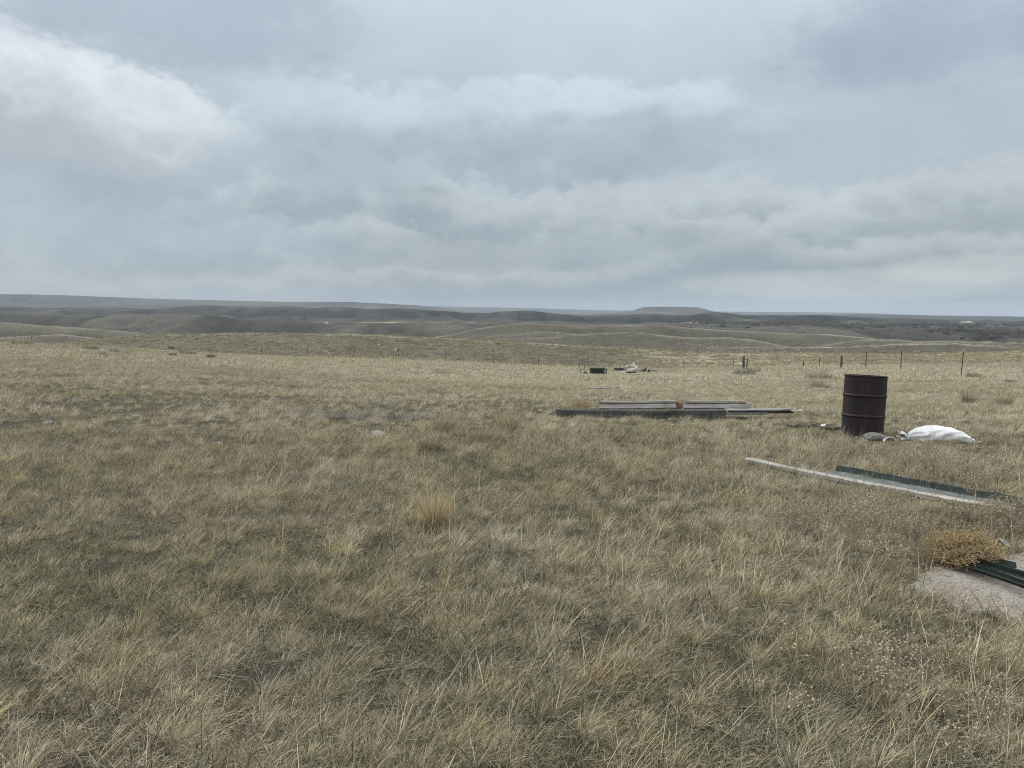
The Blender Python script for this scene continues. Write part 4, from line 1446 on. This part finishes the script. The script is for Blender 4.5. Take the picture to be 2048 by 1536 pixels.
def build_snakeweed():
    c = hit(1922, 1132)
    c.z += .0
    t = empty('dry_shrub', c)
    tag(t, 'round golden brown dried shrub growing at the edge of the concrete slab', 'shrub')
    g = random.Random(9)
    bm = bmesh.new()
    tips = []
    RX, RY, RZ = .205, .20, .215
    for i in range(210):
        a = g.uniform(0, 2 * math.pi); e = math.acos(g.uniform(.02, 1)) 
        d = Vector((math.sin(e) * math.cos(a) * RX, math.sin(e) * math.sin(a) * RY, (.25 + .75 * math.cos(e)) * RZ)) * g.uniform(.82, 1.04)
        b = Vector((g.uniform(-.03, .03), g.uniform(-.03, .03), 0))
        m = b.lerp(d, .5) + Vector((0, 0, -.02)) + Vector((g.uniform(-.01, .01), g.uniform(-.01, .01), 0))
        add_tube(bm, [b, m, d], [.0026, .0018, .0011], 3)
        tips.append((m, d))
        for k in range(3):
            s = g.uniform(.35, .8); st = m.lerp(d, s)
            e2 = d + Vector((g.gauss(0, .03), g.gauss(0, .03), g.gauss(.0, .02)))
            add_tube(bm, [st, e2], [.0012, .0008], 3)
            tips.append((st, e2))
    for k in range(9):       # pale bare twigs at the foot, towards the camera
        a = g.uniform(3.6, 5.8)
        l = g.uniform(.10, .26)
        p = Vector((g.uniform(-.02, .06), -.05, .01)); q = p + Vector((math.cos(a) * l, math.sin(a) * l * .7, g.uniform(.0, .13)))
        add_tube(bm, [p, p.lerp(q, .5) + Vector((0, 0, .02)), q], [.004, .003, .0015], 4)
    bm_obj('stems', bm, M['twig'], t, smooth=True)
    V, T, B = [], [], []
    gg = np.random.default_rng(4)
    P = []
    for m, d in tips:
        for k in range(11):
            P.append(Vector(d) + Vector(gg.normal(size=3) * .011))
    for p in P:
        for k in range(2):
            n = gg.normal(size=3); n /= np.linalg.norm(n)
            u = np.cross(n, [.3, .5, .8]); u /= np.linalg.norm(u); w = np.cross(n, u)
            s = .0028 + .0028 * gg.random()
            o = len(V)
            q = np.array(p)
            V += [q - u * s, q + w * s, q + u * s, q - w * s]
            T.append((o, o + 1, o + 2, o + 3))
    fl = mesh_np('flower_heads', np.array(V), [np.array(T)], M['tan_flower'], parent=t)
    FOOT.append(([(c.x - .16, c.y - .1), (c.x + .18, c.y - .1), (c.x + .18, c.y + .12), (c.x - .16, c.y + .12)], 0.0))
    # crumpled clear plastic beside the slab
    p = hit(2008, 1100)
    bm = bmesh.new()
    bmesh.ops.create_icosphere(bm, subdivisions=3, radius=.032)
    from mathutils import noise as mn
    for v in bm.verts:
        k = 1 + .5 * mn.noise(v.co * 40)
        v.co = Vector((v.co.x * k * 1.3 - .0, v.co.y * k * .8, v.co.z * k * .8))
        v.co.z -= v.co.x * .45
    o = bm_obj('plastic_scrap', bm, M['plastic'], loc=p + Vector((0, 0, .045)), rot=(0, 0, -.2))
    tag(o, 'crumpled pale plastic scrap behind the dried golden shrub at the slab edge', 'litter')


# ------------------------------------------------------------------ fences
def steel_post(bm, h, w=.045):
    add_box(bm, (0, 0, h / 2 - .2), (w, .012, h + .4))
    add_box(bm, (0, .019, h / 2 - .2), (.010, .026, h + .4))


def build_fences():
    LOW.append((4, 13, 46, 66, .30))
    # far line of steel posts
    line = [(-60, 92), (64, 86), (157, 90), (523, 100), (615, 100), (708, 100), (797, 100), (891, 100), (987, 96), (1077, 95), (1176, 94), (1272, 93), (1368, 92), (1467, 92)]
    P = [at(u, d) for u, d in line]
    t = empty('wire_fence', P[3])
    tag(t, 'long wire fence of thin dark steel posts running below the low mound', 'fence')
    bm = bmesh.new(); steel_post(bm, 1.25, .052)
    first = None
    gr = random.Random(2)
    for p in P:
        if first is None:
            o = bm_obj('post', bm, M['dark_steel'], t)
            first = o
        else:
            o = first.copy(); COL.objects.link(o)
            o.parent = t
        o.location = p - P[3]
        o.rotation_euler = (gr.uniform(-.03, .03), gr.uniform(-.04, .04), gr.uniform(-.2, .2))
    for h in (.35, .7, 1.05):
        bm = bmesh.new()
        pts = []
        for a, b in zip(P[:-1], P[1:]):
            for s in (0, .5):
                q = a.lerp(b, s); pts.append(q - P[3] + Vector((0, 0, h - (.03 if s else 0))))
        add_tube(bm, pts, .0016, 3)
        bm_obj('wire', bm, M['dark_steel'], t)
    # nearer line on the right
    line = [(1640, 76, .95, 's'), (1684, 66, 1.06, 'w'), (1733, 60, 1.28, 's'), (1803, 52.5, 1.36, 's'), (1925, 44.5, 1.36, 's'), (2130, 37, 1.3, 's')]
    P = [at(u, d) for u, d, h, k in line]
    t = empty('wire_fence', P[3])
    tag(t, 'nearer wire fence with tall dark posts climbing behind the rusty drum', 'fence')
    wood = None
    for p, (u, d, h, k) in zip(P, line):
        bm = bmesh.new()
        if k == 's':
            steel_post(bm, h, .055)
            o = bm_obj('post', bm, M['dark_steel'], t)
            if u == 1925:
                bm = bmesh.new(); add_box(bm, (0, 0, h + .06), (.05, .03, .12)); bm_obj('post_cap', bm, M['pale_metal'], o)
        else:
            add_lathe(bm, [(.09, -.3), (.088, .3), (.084, h - .03), (.07, h)], 14, cap1=True)
            o = bm_obj('post', bm, M['dark_wood'], t, smooth=True, shadeangle=40)
            o['label'] = 'thick round wooden post'
        o.location = p - P[3]
        o.rotation_euler = (gr.uniform(-.02, .02), .07 if u == 1925 else gr.uniform(-.02, .02), gr.uniform(-.3, .3))
    for h in (.35, .68, 1.0):
        bm = bmesh.new()
        pts = []
        for a, b in zip(P[:-1], P[1:]):
            for s in (0, .5):
                q = a.lerp(b, s); pts.append(q - P[3] + Vector((0, 0, h - (.03 if s else 0))))
        add_tube(bm, pts, .0016, 3)
        bm_obj('wire', bm, M['dark_steel'], t)
    # the pair of old wooden posts among brush, and a low stub
    for u, d, h, r, lab in ((1488, 64, 1.15, .10, 'thicker of two dark wooden posts standing in brush left of the nearer fence'),
                            (1494.5, 63, .95, .07, 'thinner leaning dark wooden post of the pair standing in brush'),
                            (1608, 74, .62, .07, 'short dark wooden stub post standing between the post pair and the nearer fence')):
        p = at(u, d)
        bm = bmesh.new()
        add_lathe(bm, [(r, -.3), (r * .98, h * .5), (r * .93, h - .03), (r * .75, h)], 12, cap1=True)
        o = bm_obj('wooden_post', bm, M['dark_wood'], loc=p, rot=(0, .05 if u == 1494.5 else 0, 0), smooth=True, shadeangle=40)
        tag(o, lab, 'post')


# ------------------------------------------------------------------ junk far out in the field
def build_junk():
    D = 62.0
    def pt(zx, zy, dd=0):           # pixel of the enlarged crop -> point
        return P3(1150 + zx / 12.05, 705 + zy / 12.05, D + dd)
    base = at(1167, D)
    # hand truck
    t = empty('hand_truck', base)
    tag(t, 'dark steel hand truck frame standing in the field left of the green box', 'hand truck')
    bm = bmesh.new()
    def rel(p): return p - base
    L0, L1, R0, R1 = rel(pt(145, 540)), rel(pt(100, 285)), rel(pt(255, 510)), rel(pt(222, 285))
    add_tube(bm, [L0, L1, L1 + Vector((.05, 0, .045)), R1 + Vector((-.05, 0, .045)), R1, R0], .022, 6)
    add_tube(bm, [rel(pt(122, 402)), rel(pt(238, 402))], .018, 6)
    add_tube(bm, [rel(pt(140, 500)), rel(pt(250, 490))], .018, 6)
    bm_obj('frame', bm, M['dark_steel'], t, smooth=True)
    for zx in (225, 275):
        bm = bmesh.new()
        add_lathe(bm, [(.03, -.035), (.11, -.035), (.125, -.02), (.125, .02), (.11, .035), (.03, .035)], 20, True, True)
        bm_obj('wheel', bm, M['dark_steel'], t, loc=rel(pt(zx, 500)), rot=(R(90), 0, R(60)), smooth=True, shadeangle=40)
    bm = bmesh.new()
    add_tube(bm, [rel(pt(225, 500)), rel(pt(275, 500))], .02, 6)
    bm_obj('axle', bm, M['dark_steel'], t, smooth=True)
    # dark green metal box
    b = at(1199, D)
    t = empty('metal_box', b)
    tag(t, 'dark green metal box with slatted end standing between hand truck and board heap', 'box')
    w, zt, zb = 1.06, pt(0, 392).z - b.z, -.1
    bm = bmesh.new()
    add_box(bm, (-.16, .45, (zt + zb) / 2), (w, .9, zt - zb), bevel=.02)
    bm_obj('body', bm, M['tank_green'], t)
    bm = bmesh.new()
    add_box(bm, (-.12, .45, zt + .02), (w + .10, .96, .035), bevel=.008)
    bm_obj('lid', bm, M['tank_green'], t)
    for k in range(3):
        bm = bmesh.new()
        add_box(bm, (.42 + k * .095, .1, (zt + zb) / 2 + .03), (.05, .08, zt - zb - .02), bevel=.006)
        bm_obj('slat', bm, M['grey_wood'] if k == 1 else M['tank_green'], t)
    bm = bmesh.new()
    add_box(bm, (.50, .16, zt - .012), (.34, .03, .05), bevel=.006)
    bm_obj('end_rail', bm, M['grey_paint'], t)
    # heap of boards
    heap = [  # zx0, zy0, zx1, zy1, width, thick, depth, roll, material, label
        (950, 402, 1195, 400, .16, .20, .3, 0, 'dark_wood', 'dark beam sticking out on the left of the far board heap', 'beam'),
        (1395, 240, 1512, 395, .26, .05, -.1, 85, 'white_wood', 'broad whitish board standing highest on the far board heap', 'board'),
        (1340, 290, 1420, 345, .17, .05, .1, 75, 'white_wood', 'short whitish board just left of the highest one on the heap', 'board'),
        (1180, 430, 1310, 325, .20, .05, -.2, 80, 'grey_wood', 'grey board leaning up rightwards on the left of the heap', 'board'),
        (1205, 345, 1300, 318, .13, .05, .2, 70, 'white_wood', 'whitish board end lying at the upper left of the heap', 'board'),
        (1250, 455, 1480, 372, .15, .05, -.35, 70, 'white_wood', 'whitish board slanting through the middle of the heap', 'board'),
        (1330, 452, 1670, 398, .24, .05, -.45, 60, 'grey_wood', 'long grey board sloping across the front of the heap', 'board'),
        (1290, 400, 1400, 395, .12, .05, 0, 60, 'white_wood', 'short level whitish board inside the heap', 'board'),
        (1520, 420, 1830, 440, .30, .18, .35, 0, 'dark_wood', 'dark timber lying low at the right back of the heap', 'beam'),
        (1675, 500, 1785, 378, .13, .05, -.5, 80, 'beige_wood', 'beige lath leaning at the right end of the heap', 'board'),
        (1800, 485, 1855, 418, .12, .05, -.45, 80, 'beige_wood', 'short beige lath, last on the right of the heap', 'board'),
        (1690, 450, 1700, 362, .16, .12, .1, 0, 'dark_wood', 'short dark upright stump post in the right of the heap', 'post'),
        (1080, 470, 1235, 478, .14, .05, -.5, 30, 'white_wood', 'whitish board lying low at the left foot of the heap', 'board'),
        (1230, 470, 1470, 462, .20, .16, 0, 0, 'dark_wood', 'dark timber underneath the middle of the heap', 'beam'),
    ]
    for i, (a, b_, c, d, W, T, dd, roll, mt, lab, cat) in enumerate(heap):
        p0, p1 = pt(a, b_, dd), pt(c, d, dd)
        cc, L, r = seg_place(p0, p1)
        plank('heap_timber' if cat != 'board' else 'heap_board', max(L, .2), W * (.66 if cat == 'board' else 1), T, M[mt], lab, cat, cc, (R(roll), r[1], r[2]), 80 + i, group='boards heaped in the far field', bow=.01)
    p = pt(1165, 355, .2)
    bm = bmesh.new(); add_box(bm, (0, 0, 0), (.24, .2, .19), (0, .2, .4), bevel=.01)
    tag(bm_obj('wood_block', bm, M['beige_wood'], loc=p), 'pale wood block resting on the dark beam end of the heap', 'block')
    # hoop of bent pipe right of the heap
    bm = bmesh.new()
    add_tube(bm, [pt(1860, 430), pt(1910, 432), pt(1945, 442), pt(1965, 470), pt(1970, 500)], .018, 5)
    o = bm_obj('bent_pipe', bm, M['dark_steel'], smooth=True)
    tag(o, 'thin bent pipe curving down beside the right end of the heap', 'pipe')


def build_small_things():
    # loose pale boards lying out in the field
    for u0, v0, u1, v1, W, mt, lab, nm in ((1176, 775, 1238, 774, .09, 'grey_wood', 'pale weathered board lying flat in the grass behind the timber stack', 'loose_board'),
                                      (1381, 763, 1408, 768, .12, 'pale_wood', 'short pale board lying in the field left of the post pair brush', 'loose_board'),
                                      (1618, 737, 1657, 749, .22, 'beige_wood', 'pale board leaning over the brush behind the rusty drum', 'loose_board')):
        p = hit(u0, v0 + 4); d = p.y
        p0, p1 = P3(u0, v0, d), P3(u1, v1, d)
        c, L, r = seg_place(p0, p1)
        c.z -= .01
        plank(nm, L, W * .8, .035, M[mt], lab, 'board', c, (R(25), r[1], r[2]), 140 + int(u0))
    st = [(757, 874, .32, .12, 'grey_stone', 'flat grey stone lying in grass left of the tall grass bunches'), (434, 890, .15, .05, 'grey_stone', 'low pale stone in the left middle grass'),
          (1352, 926, .07, .045, 'pale_stone', 'small white stone in the grass left of the long plank'), (270, 835, .12, .06, 'pale_stone', 'small white stone in the upper left field'),
          (445, 829, .22, .06, 'pale_stone', 'low pale stone beyond the others in the left field'), (2009, 1268, .028, .03, 'pale_stone', 'tiny white stone at the lower right below the slab'),
          (95, 848, .24, .07, 'dull_stone', 'dark grey lump of stone at the far left of the grass'),
          (741, 724, .7, .35, 'pale_stone', 'large pale boulder in the field in front of the wire fence'), (203, 704, .50, .3, 'pale_stone', 'white stone among the brush at the left brow'),
          (758, 692, .7, .4, 'pale_stone', 'large pale rock high on the low mound'), (790, 701, .9, .3, 'pale_stone', 'flat pale rock on the mound just above the fence line'),
          (1664, 736, .4, .25, 'pale_stone', 'pale stone between the wooden fence post and the brush')]
    for i, (u, v, w, h, mt, lab) in enumerate(st):
        p = hit(u, v)
        stone('stone', p, (w * .8, w * .6, h * 1.1), M[mt], lab, seed=30 + i, sink=.35)
    # fallen pale pole on the mound
    p = hit(660, 712); d = p.y
    c, L, r = seg_place(P3(646, 701, d), P3(660, 706.5, d))
    plank('fallen_pole', L, .14, .14, M['pale_wood'], 'pale fallen pole lying at the foot of the mound behind the fence', 'pole', c, r, 77)


# ------------------------------------------------------------------ named bunches and shrubs
def tussock(u, v, wpx, hpx, tint, label, n=420, lean=(.35, .1), tilt=.5, seed=0, wid=None, cat='grass bunch', nm='grass_tussock', group=None, spread=.42):
    p = hit(u, v)
    d = p.y
    W, H = wpx / F * d, hpx / F * d
    wid = wid or max(.0022, d * .00034)
    parts = [blades(n, W * spread * .5, (H * .6, H * 1.35), wid, tilt, lean, .40, seed + 1, (0, .8), bright=(.45, 1.6)),
             blades(n // 4, W * .5, (H * .25, H * .6), wid, .9, lean, .5, seed + 2, bright=(.45, 1.0))]
    o = blade_object(nm, parts, MT(tint), loc=p)
    tag(o, label, cat, group)
    return o


_mt = {}
def MT(t):
    if t not in _mt:
        _mt[t] = material('cured_grass', m_blade(t))
    return _mt[t]


def shrub(u, v, wpx, hpx, tint, label, seed=0, group=None):
    p = hit(u, v)
    d = p.y
    W, H = wpx / F * d, hpx / F * d
    t = empty('brush_shrub', p)
    tag(t, label, 'shrub', group)
    tint = tuple(min(.6, a * 1.35 + .06) for a in tint)
    o = blade_object('foliage', [blades(420, W * .40, (H * .35, H * 1.1), max(.005, d * .00035), .45, (.22, 0), .4, seed, (0, .6), segs=2, bright=(.5, 1.4)),
                                 blades(200, W * .5, (H * .2, H * .6), max(.005, d * .00035), .6, (.2, 0), .4, seed + 1, (0, .6), segs=2, bright=(.45, 1.2))], MT(tint), parent=t)
    bm = bmesh.new()
    g = random.Random(seed)
    for k in range(10):
        a = g.uniform(0, 6.28); q = Vector((math.cos(a) * W * .32, math.sin(a) * W * .32, H * g.uniform(.5, .9)))
        add_tube(bm, [(0, 0, -.02), q * .5 + Vector((0, 0, .03)), q], [.007, .005, .003], 4)
    bm_obj('stems', bm, M['twig'], t)


def build_bunches():
    tussock(868, 1055, 88, 88, (.52, .41, .25), 'tall upright golden tan grass bunch standing alone in the centre foreground', 620, (.22, .08), .36, 1, spread=.30)
    tussock(885, 864, 95, 52, (.36, .29, .19), 'large wind blown tan grass bunch leaning right, beyond the lone bunch', 460, (.8, .1), .5, 2)
    tussock(857, 904, 84, 46, (.26, .205, .14), 'round brownish grass bunch in front of the leaning tan bunch', 460, (.1, .05), .55, 3)
    tussock(968, 884, 76, 40, (.30, .25, .175), 'low brown grass bunch right of the round brownish bunch', 380, (.35, .05), .55, 4)
    tussock(1012, 862, 80, 55, (.37, .31, .20), 'tall loose straw grass bunch left of the dark beam', 380, (.45, .05), .45, 5)
    tussock(1936, 808, 50, 34, (.33, .28, .185), 'brown grass bunch in the field above the white sack', 240, (.2, .0), .5, 6)
    tussock(2008, 812, 46, 32, (.36, .31, .21), 'pale grass bunch near the right edge beyond the sack', 240, (.2, .0), .5, 7)
    tussock(1358, 818, 26, 24, (.25, .13, .08), 'reddish brown weed growing between the two tilted grey boards', 160, (.0, .0), .4, 8, cat='weed', nm='red_weed')
    tussock(1802, 878, 44, 30, (.30, .18, .09), 'rust coloured weed beside the neck of the white sack', 200, (.1, .0), .6, 9, cat='weed', nm='red_weed')
    tussock(1160, 815, 70, 22, (.36, .26, .14), 'orange tan weed behind the left end of the dark beam', 260, (.2, .0), .6, 10, cat='weed', nm='tan_weed')
    sh = [(30, 690, 22, 13, (.28, .24, .18), 'tawny brush shrub on the brow at the far left'), (52, 689, 22, 16, (.30, .26, .19), 'larger tawny brush shrub beside the one at the far left'),
          (182, 700, 34, 14, (.19, .185, .15), 'grey green brush shrub on the left brow beside the white stone'), (205, 711, 18, 9, (.20, .185, .15), 'low grey shrub in front of the grey green one on the left brow'),
          (228, 706, 24, 13, (.24, .22, .17), 'grey tan shrub right of the white stone on the brow'), (252, 710, 22, 10, (.24, .21, .17), 'small grey tan shrub following to the right on the left brow'),
          (342, 698, 12, 7, (.15, .09, .065), 'small red brown shrub at the foot of the mound'), (344, 711, 18, 9, (.22, .19, .155), 'brown shrub below the small red brown one'),
          (365, 708, 18, 12, (.22, .20, .16), 'taller grey brown shrub in the left field row'), (384, 710, 18, 11, (.21, .18, .15), 'grey brown shrub right of the taller one in the left field'),
          (311, 714, 22, 9, (.22, .195, .155), 'low wide brown shrub in the left field row'), (421, 716, 16, 13, (.20, .17, .14), 'dark brown shrub, last on the right of the left field row'),
          (1488, 749, 52, 16, (.16, .155, .12), 'dark grey brush shrub around the feet of the two wooden posts'), (1506, 745, 40, 20, (.33, .28, .20), 'pale tan brush shrub right of the two wooden posts'),
          (1637, 757, 56, 22, (.27, .235, .175), 'wide tan brush shrub under the pale leaning board'), (1636, 776, 44, 24, (.28, .25, .185), 'tall grass brush left of the top of the drum'),
          (1946, 756, 30, 15, (.20, .18, .14), 'dark round brush shrub by the foot of the nearer fence'), (2021, 766, 26, 10, (.22, .20, .155), 'low grey shrub near the right edge of the field'),
          (890, 748, 60, 14, (.32, .27, .19), 'wide pale tan brush in the field right of the boulder')]
    for i, (u, v, w, h, tn, lab) in enumerate(sh):
        shrub(u, v, w, h, tn, lab, 300 + i * 3)


# ------------------------------------------------------------------ dry seed-head weeds
def mk_weed(nm, i):
    g = random.Random(500 + i)
    bm = bmesh.new()
    lay = bm.verts.layers.float_color.new('bc')
    def colour(n0, c):
        bm.verts.ensure_lookup_table()
        for v in bm.verts[n0:]:
            v[lay] = c
    H = g.uniform(.13, .26)
    tips = []
    for s in range(g.randint(3, 5)):
        a = g.uniform(0, 6.28); sp = g.uniform(.03, .13)
        top = Vector((math.cos(a) * sp, math.sin(a) * sp, H * g.uniform(.6, 1)))
        n0 = len(bm.verts)
        add_tube(bm, [(0, 0, -.01), top * .5 + Vector((g.gauss(0, .012), g.gauss(0, .012), 0)), top], [.0020, .0016, .0010], 3)
        for k in range(g.randint(4, 7)):
            st = top * g.uniform(.45, .95)
            e = st + Vector((g.gauss(0, .03), g.gauss(0, .03), g.uniform(.015, .05)))
            add_tube(bm, [st, e], [.0011, .0008], 3)
            tips.append(e)
        tips.append(top)
        colour(n0, (.95, .5, 0, 1))
    for e in tips:
        n0 = len(bm.verts)
        r = g.uniform(.0030, .0048)
        m = Matrix.Translation(e) @ Euler((g.random(), g.random(), 0)).to_matrix().to_4x4() @ Matrix.Diagonal((r, r, r * .75, 1))
        bmesh.ops.create_icosphere(bm, subdivisions=1, radius=1.0, matrix=m)
        colour(n0, (g.uniform(1.1, 1.8), .9, 1, 1))
    me = bpy.data.meshes.new(nm)
    bm.to_mesh(me); bm.free()
    me.materials.append(M['grass_blade'])
    return bpy.data.objects.new(nm, me)


def mk_twig(nm, i):
    g = random.Random(700 + i)
    bm = bmesh.new()
    lay = bm.verts.layers.float_color.new('bc')
    for s in range(5):
        a = g.uniform(0, 6.28)
        p = Vector((0, 0, 0)); d = Vector((math.cos(a) * .6, math.sin(a) * .6, 1)).normalized()
        pts = [p.copy()]
        for k in range(4):
            p = p + d * g.uniform(.03, .06); d = (d + Vector((g.gauss(0, .4), g.gauss(0, .4), g.gauss(-.1, .2)))).normalized()
            pts.append(p.copy())
            if k > 0:
                add_tube(bm, [p, p + (d + Vector((g.gauss(0, .6), g.gauss(0, .6), .2))).normalized() * g.uniform(.04, .09)], [.0013, .0007], 3)
        add_tube(bm, pts, [.0026, .0022, .0018, .0014, .0009], 3)
    for v in bm.verts:
        v[lay] = (.85, .5, 0, 1)
    me = bpy.data.meshes.new(nm)
    bm.to_mesh(me); bm.free()
    me.materials.append(M['grass_blade'])
    return bpy.data.objects.new(nm, me)


def build_weeds():
    coll = prototypes('weed_clump', [mk_weed] * 14 + [mk_twig] * 6)
    g = np.random.default_rng(77)
    X, Y, K = [], [], []
    # patches given by where they stand on the ground
    for (u, v, su, sv, n, tw) in ((1830, 1050, 130, 34, 60, .12), (1700, 1070, 110, 36, 38, .1), (1960, 965, 110, 22, 64, .15), (1800, 925, 180, 16, 60, .1), (2030, 1060, 40, 26, 50, .7),
                                  (1835, 1130, 50, 30, 26, .5), (1840, 1400, 65, 40, 16, .0), (1700, 1400, 70, 45, 8, .0), (2030, 1470, 60, 50, 5, .1), (1300, 1000, 900, 120, 40, .1), (900, 905, 500, 18, 40, .3), (1960, 1250, 40, 8, 5, .5)):
        k = 0
        tries = 0
        while k < n and tries < n * 6:
            tries += 1
            uu, vv = g.normal(u, su), g.normal(v, sv)
            if vv < 790 or vv > 1600:
                continue
            d = CAMZ * F / (vv - 627)
            x = (uu - CX) / F * d
            X.append(x); Y.append(d); K.append(g.integers(14, 20) if g.random() < tw else g.integers(0, 14))
            k += 1
    X, Y, K = np.array(X), np.array(Y), np.array(K)
    m = keep_out(X, Y)
    X, Y, K = X[m], Y[m], K[m]
    z, _ = terrain(X, Y)
    n = len(X)
    t = mixc(np.broadcast_to(np.array((.36, .29, .20)), (n, 3)), (.30, .24, .20), g.random(n))
    r = rots(n, g, 3.0); r[:, :2] *= 2
    s = .75 + .5 * g.random(n)
    scatter('dry_weeds', coll, np.stack([X, Y, z], 1), r, np.stack([s, s, s], 1), K, t, 'dry branching weeds with small pale seed heads around the planks and slab')


# ------------------------------------------------------------------ far brush and trees
def mk_bush(nm, i):
    p = [blades(46, .42, (.35, .95), .16, .8, (0, 0), .3, 6000 + i, (0, .25), segs=2, bright=(.55, 1.2))]
    return blade_object(nm, p, M['grass_blade'], link=False)


def bare_tree_mesh(seed):
    g = random.Random(seed)
    trunk, crown = bmesh.new(), bmesh.new()
    def grow(p, d, l, r, lev):
        q = p + d * l
        add_tube(trunk if lev < 2 else crown, [p, p.lerp(q, .5) + Vector((g.gauss(0, l * .04), g.gauss(0, l * .04), 0)), q], [r, r * .85, r * .6], 5 if lev < 2 else 3)
        if lev < 4:
            for k in range(3 if lev else 4):
                e = (d + Vector((g.gauss(0, .55), g.gauss(0, .55), g.gauss(.15, .3)))).normalized()
                grow(p.lerp(q, g.uniform(.6, 1)), e, l * g.uniform(.55, .8), r * .58, lev + 1)
    grow(Vector((0, 0, -.3)), Vector((0, 0, 1)), 3.2, .35, 0)
    return trunk, crown


def build_far():
    coll = prototypes('bush_clump', [mk_bush] * 8)
    g = np.random.default_rng(31)
    # brush on the valley slopes, thicker in draws and on the right-hand breaks
    n = 26000
    y = np.exp(g.uniform(math.log(820), math.log(3200), n)); x = (g.random(n) * 2 - 1) * .72 * y
    u = CX + F * x / y
    draw = fbm(x / 170, y / 170, 4, 21)            # the same field that cuts the draws
    pch = fbm(x / 120, y / 120, 3, 33)
    right = sstep(u, 1150, 1500)
    pr = np.clip(.012 + .30 * sstep(pch, .15, .45) * (.12 + .88 * right) + .12 * sstep(np.abs(draw), .18, .4) * right, 0, 1)
    m = g.random(n) < pr
    x, y, u = x[m], y[m], u[m]
    z, rho = terrain(x, y)
    n = len(x)
    s = (.7 + 1.6 * g.random(n) ** 2) * (1 + rho / 4500)
    t = mixc(np.broadcast_to(np.array((.12, .112, .095)), (n, 3)), (.20, .18, .15), g.random(n))
    scatter('valley_brush', coll, np.stack([x, y, z], 1), rots(n, g, 3), np.stack([s * 1.1, s * 1.1, s * .9], 1), g.integers(0, 8, n), t, 'dark brush dotted over the valley slopes and breaks')
    # bare woodland strip along the creek on the right
    n = 1500
    uu = np.concatenate([g.normal(1520, 60, 700), g.normal(1750, 120, 400), g.normal(2000, 60, 400)])
    d = np.concatenate([g.normal(1850, 60, 700), g.normal(1500, 90, 400), g.normal(1180, 40, 400)])
    x = (uu - CX) / F * d; y = d
    z, _ = terrain(x, y)
    s = 4 + 4 * g.random(n)
    t = mixc(np.broadcast_to(np.array((.12, .11, .10)), (n, 3)), (.20, .18, .16), g.random(n))
    scatter('creek_woods', coll, np.stack([x, y, z], 1), rots(n, g, 3), np.stack([s, s, s * 1.1], 1), g.integers(0, 8, n), t, 'grey leafless woods along the creek in the right valley')
    tr, cr = bare_tree_mesh(3)
    proto = None
    spots = [(568, 1420, 1.0, 'bare grey tree, left of three on the valley bench at left'), (583, 1400, 1.25, 'bare grey tree, middle of three on the valley bench at left'), (612, 1400, 1.35, 'bare grey tree, right and largest of three on the valley bench at left'),
             (1893, 1850, 1.5, 'tall bare tree standing alone on the right valley skyline'), (1906, 1800, 1.6, 'first of a close pair of bare trees on the right valley skyline'), (1914, 1800, 1.4, 'second of a close pair of bare trees on the right valley skyline'),
             (1745, 1900, 1.4, 'bare tree above the breaks right of the mesa')]
    for u, d, s, lab in spots:
        p = at(u, d)
        t = empty('bare_tree', p, (0, 0, u))
        t.scale = (s, s, s)
        tag(t, lab, 'tree', 'bare trees in the valley')
        if proto is None:
            a = bm_obj('trunk', tr, M['far_bark'], t); b = bm_obj('crown', cr, M['far_bark'], t)
            proto = (a, b)
        else:
            for q in proto:
                c = q.copy(); COL.objects.link(c); c.parent = t


# ------------------------------------------------------------------ air
def build_haze():
    m = bpy.data.materials.new('haze_air')
    m.use_nodes = True
    t = m.node_tree
    t.nodes.clear()
    out = t.nodes.new('ShaderNodeOutputMaterial')
    v = t.nodes.new('ShaderNodeVolumePrincipled')
    v.inputs['Color'].default_value = (.74, .86, 1.0, 1)
    v.inputs['Density'].default_value = HAZE
    t.links.new(v.outputs[0], out.inputs['Volume'])
    bm = bmesh.new()
    add_box(bm, (0, 0, ZLO + (ZHI - ZLO) / 2), (27400, 27400, ZHI - ZLO))
    o = bm_obj('haze', bm, m)
    tag(o, kind='stuff')


build_drum(); build_sack(); build_scraps(); build_timbers(); build_channel()
build_slab(); build_tposts(); build_snakeweed()
build_fences(); build_junk(); build_small_things(); build_bunches()
print('objects done')
build_grass(); build_weeds(); build_far()
zs = [v for o in bpy.data.objects if o.get('kind') == 'structure' and o.type == 'MESH' for v in (min(c[2] for c in o.bound_box), max(c[2] for c in o.bound_box))]
ZLO, ZHI = min(zs) - 1.0, max(zs) + 30.0
HAZE = 6e-5
build_haze()
print('z range', ZLO, ZHI)
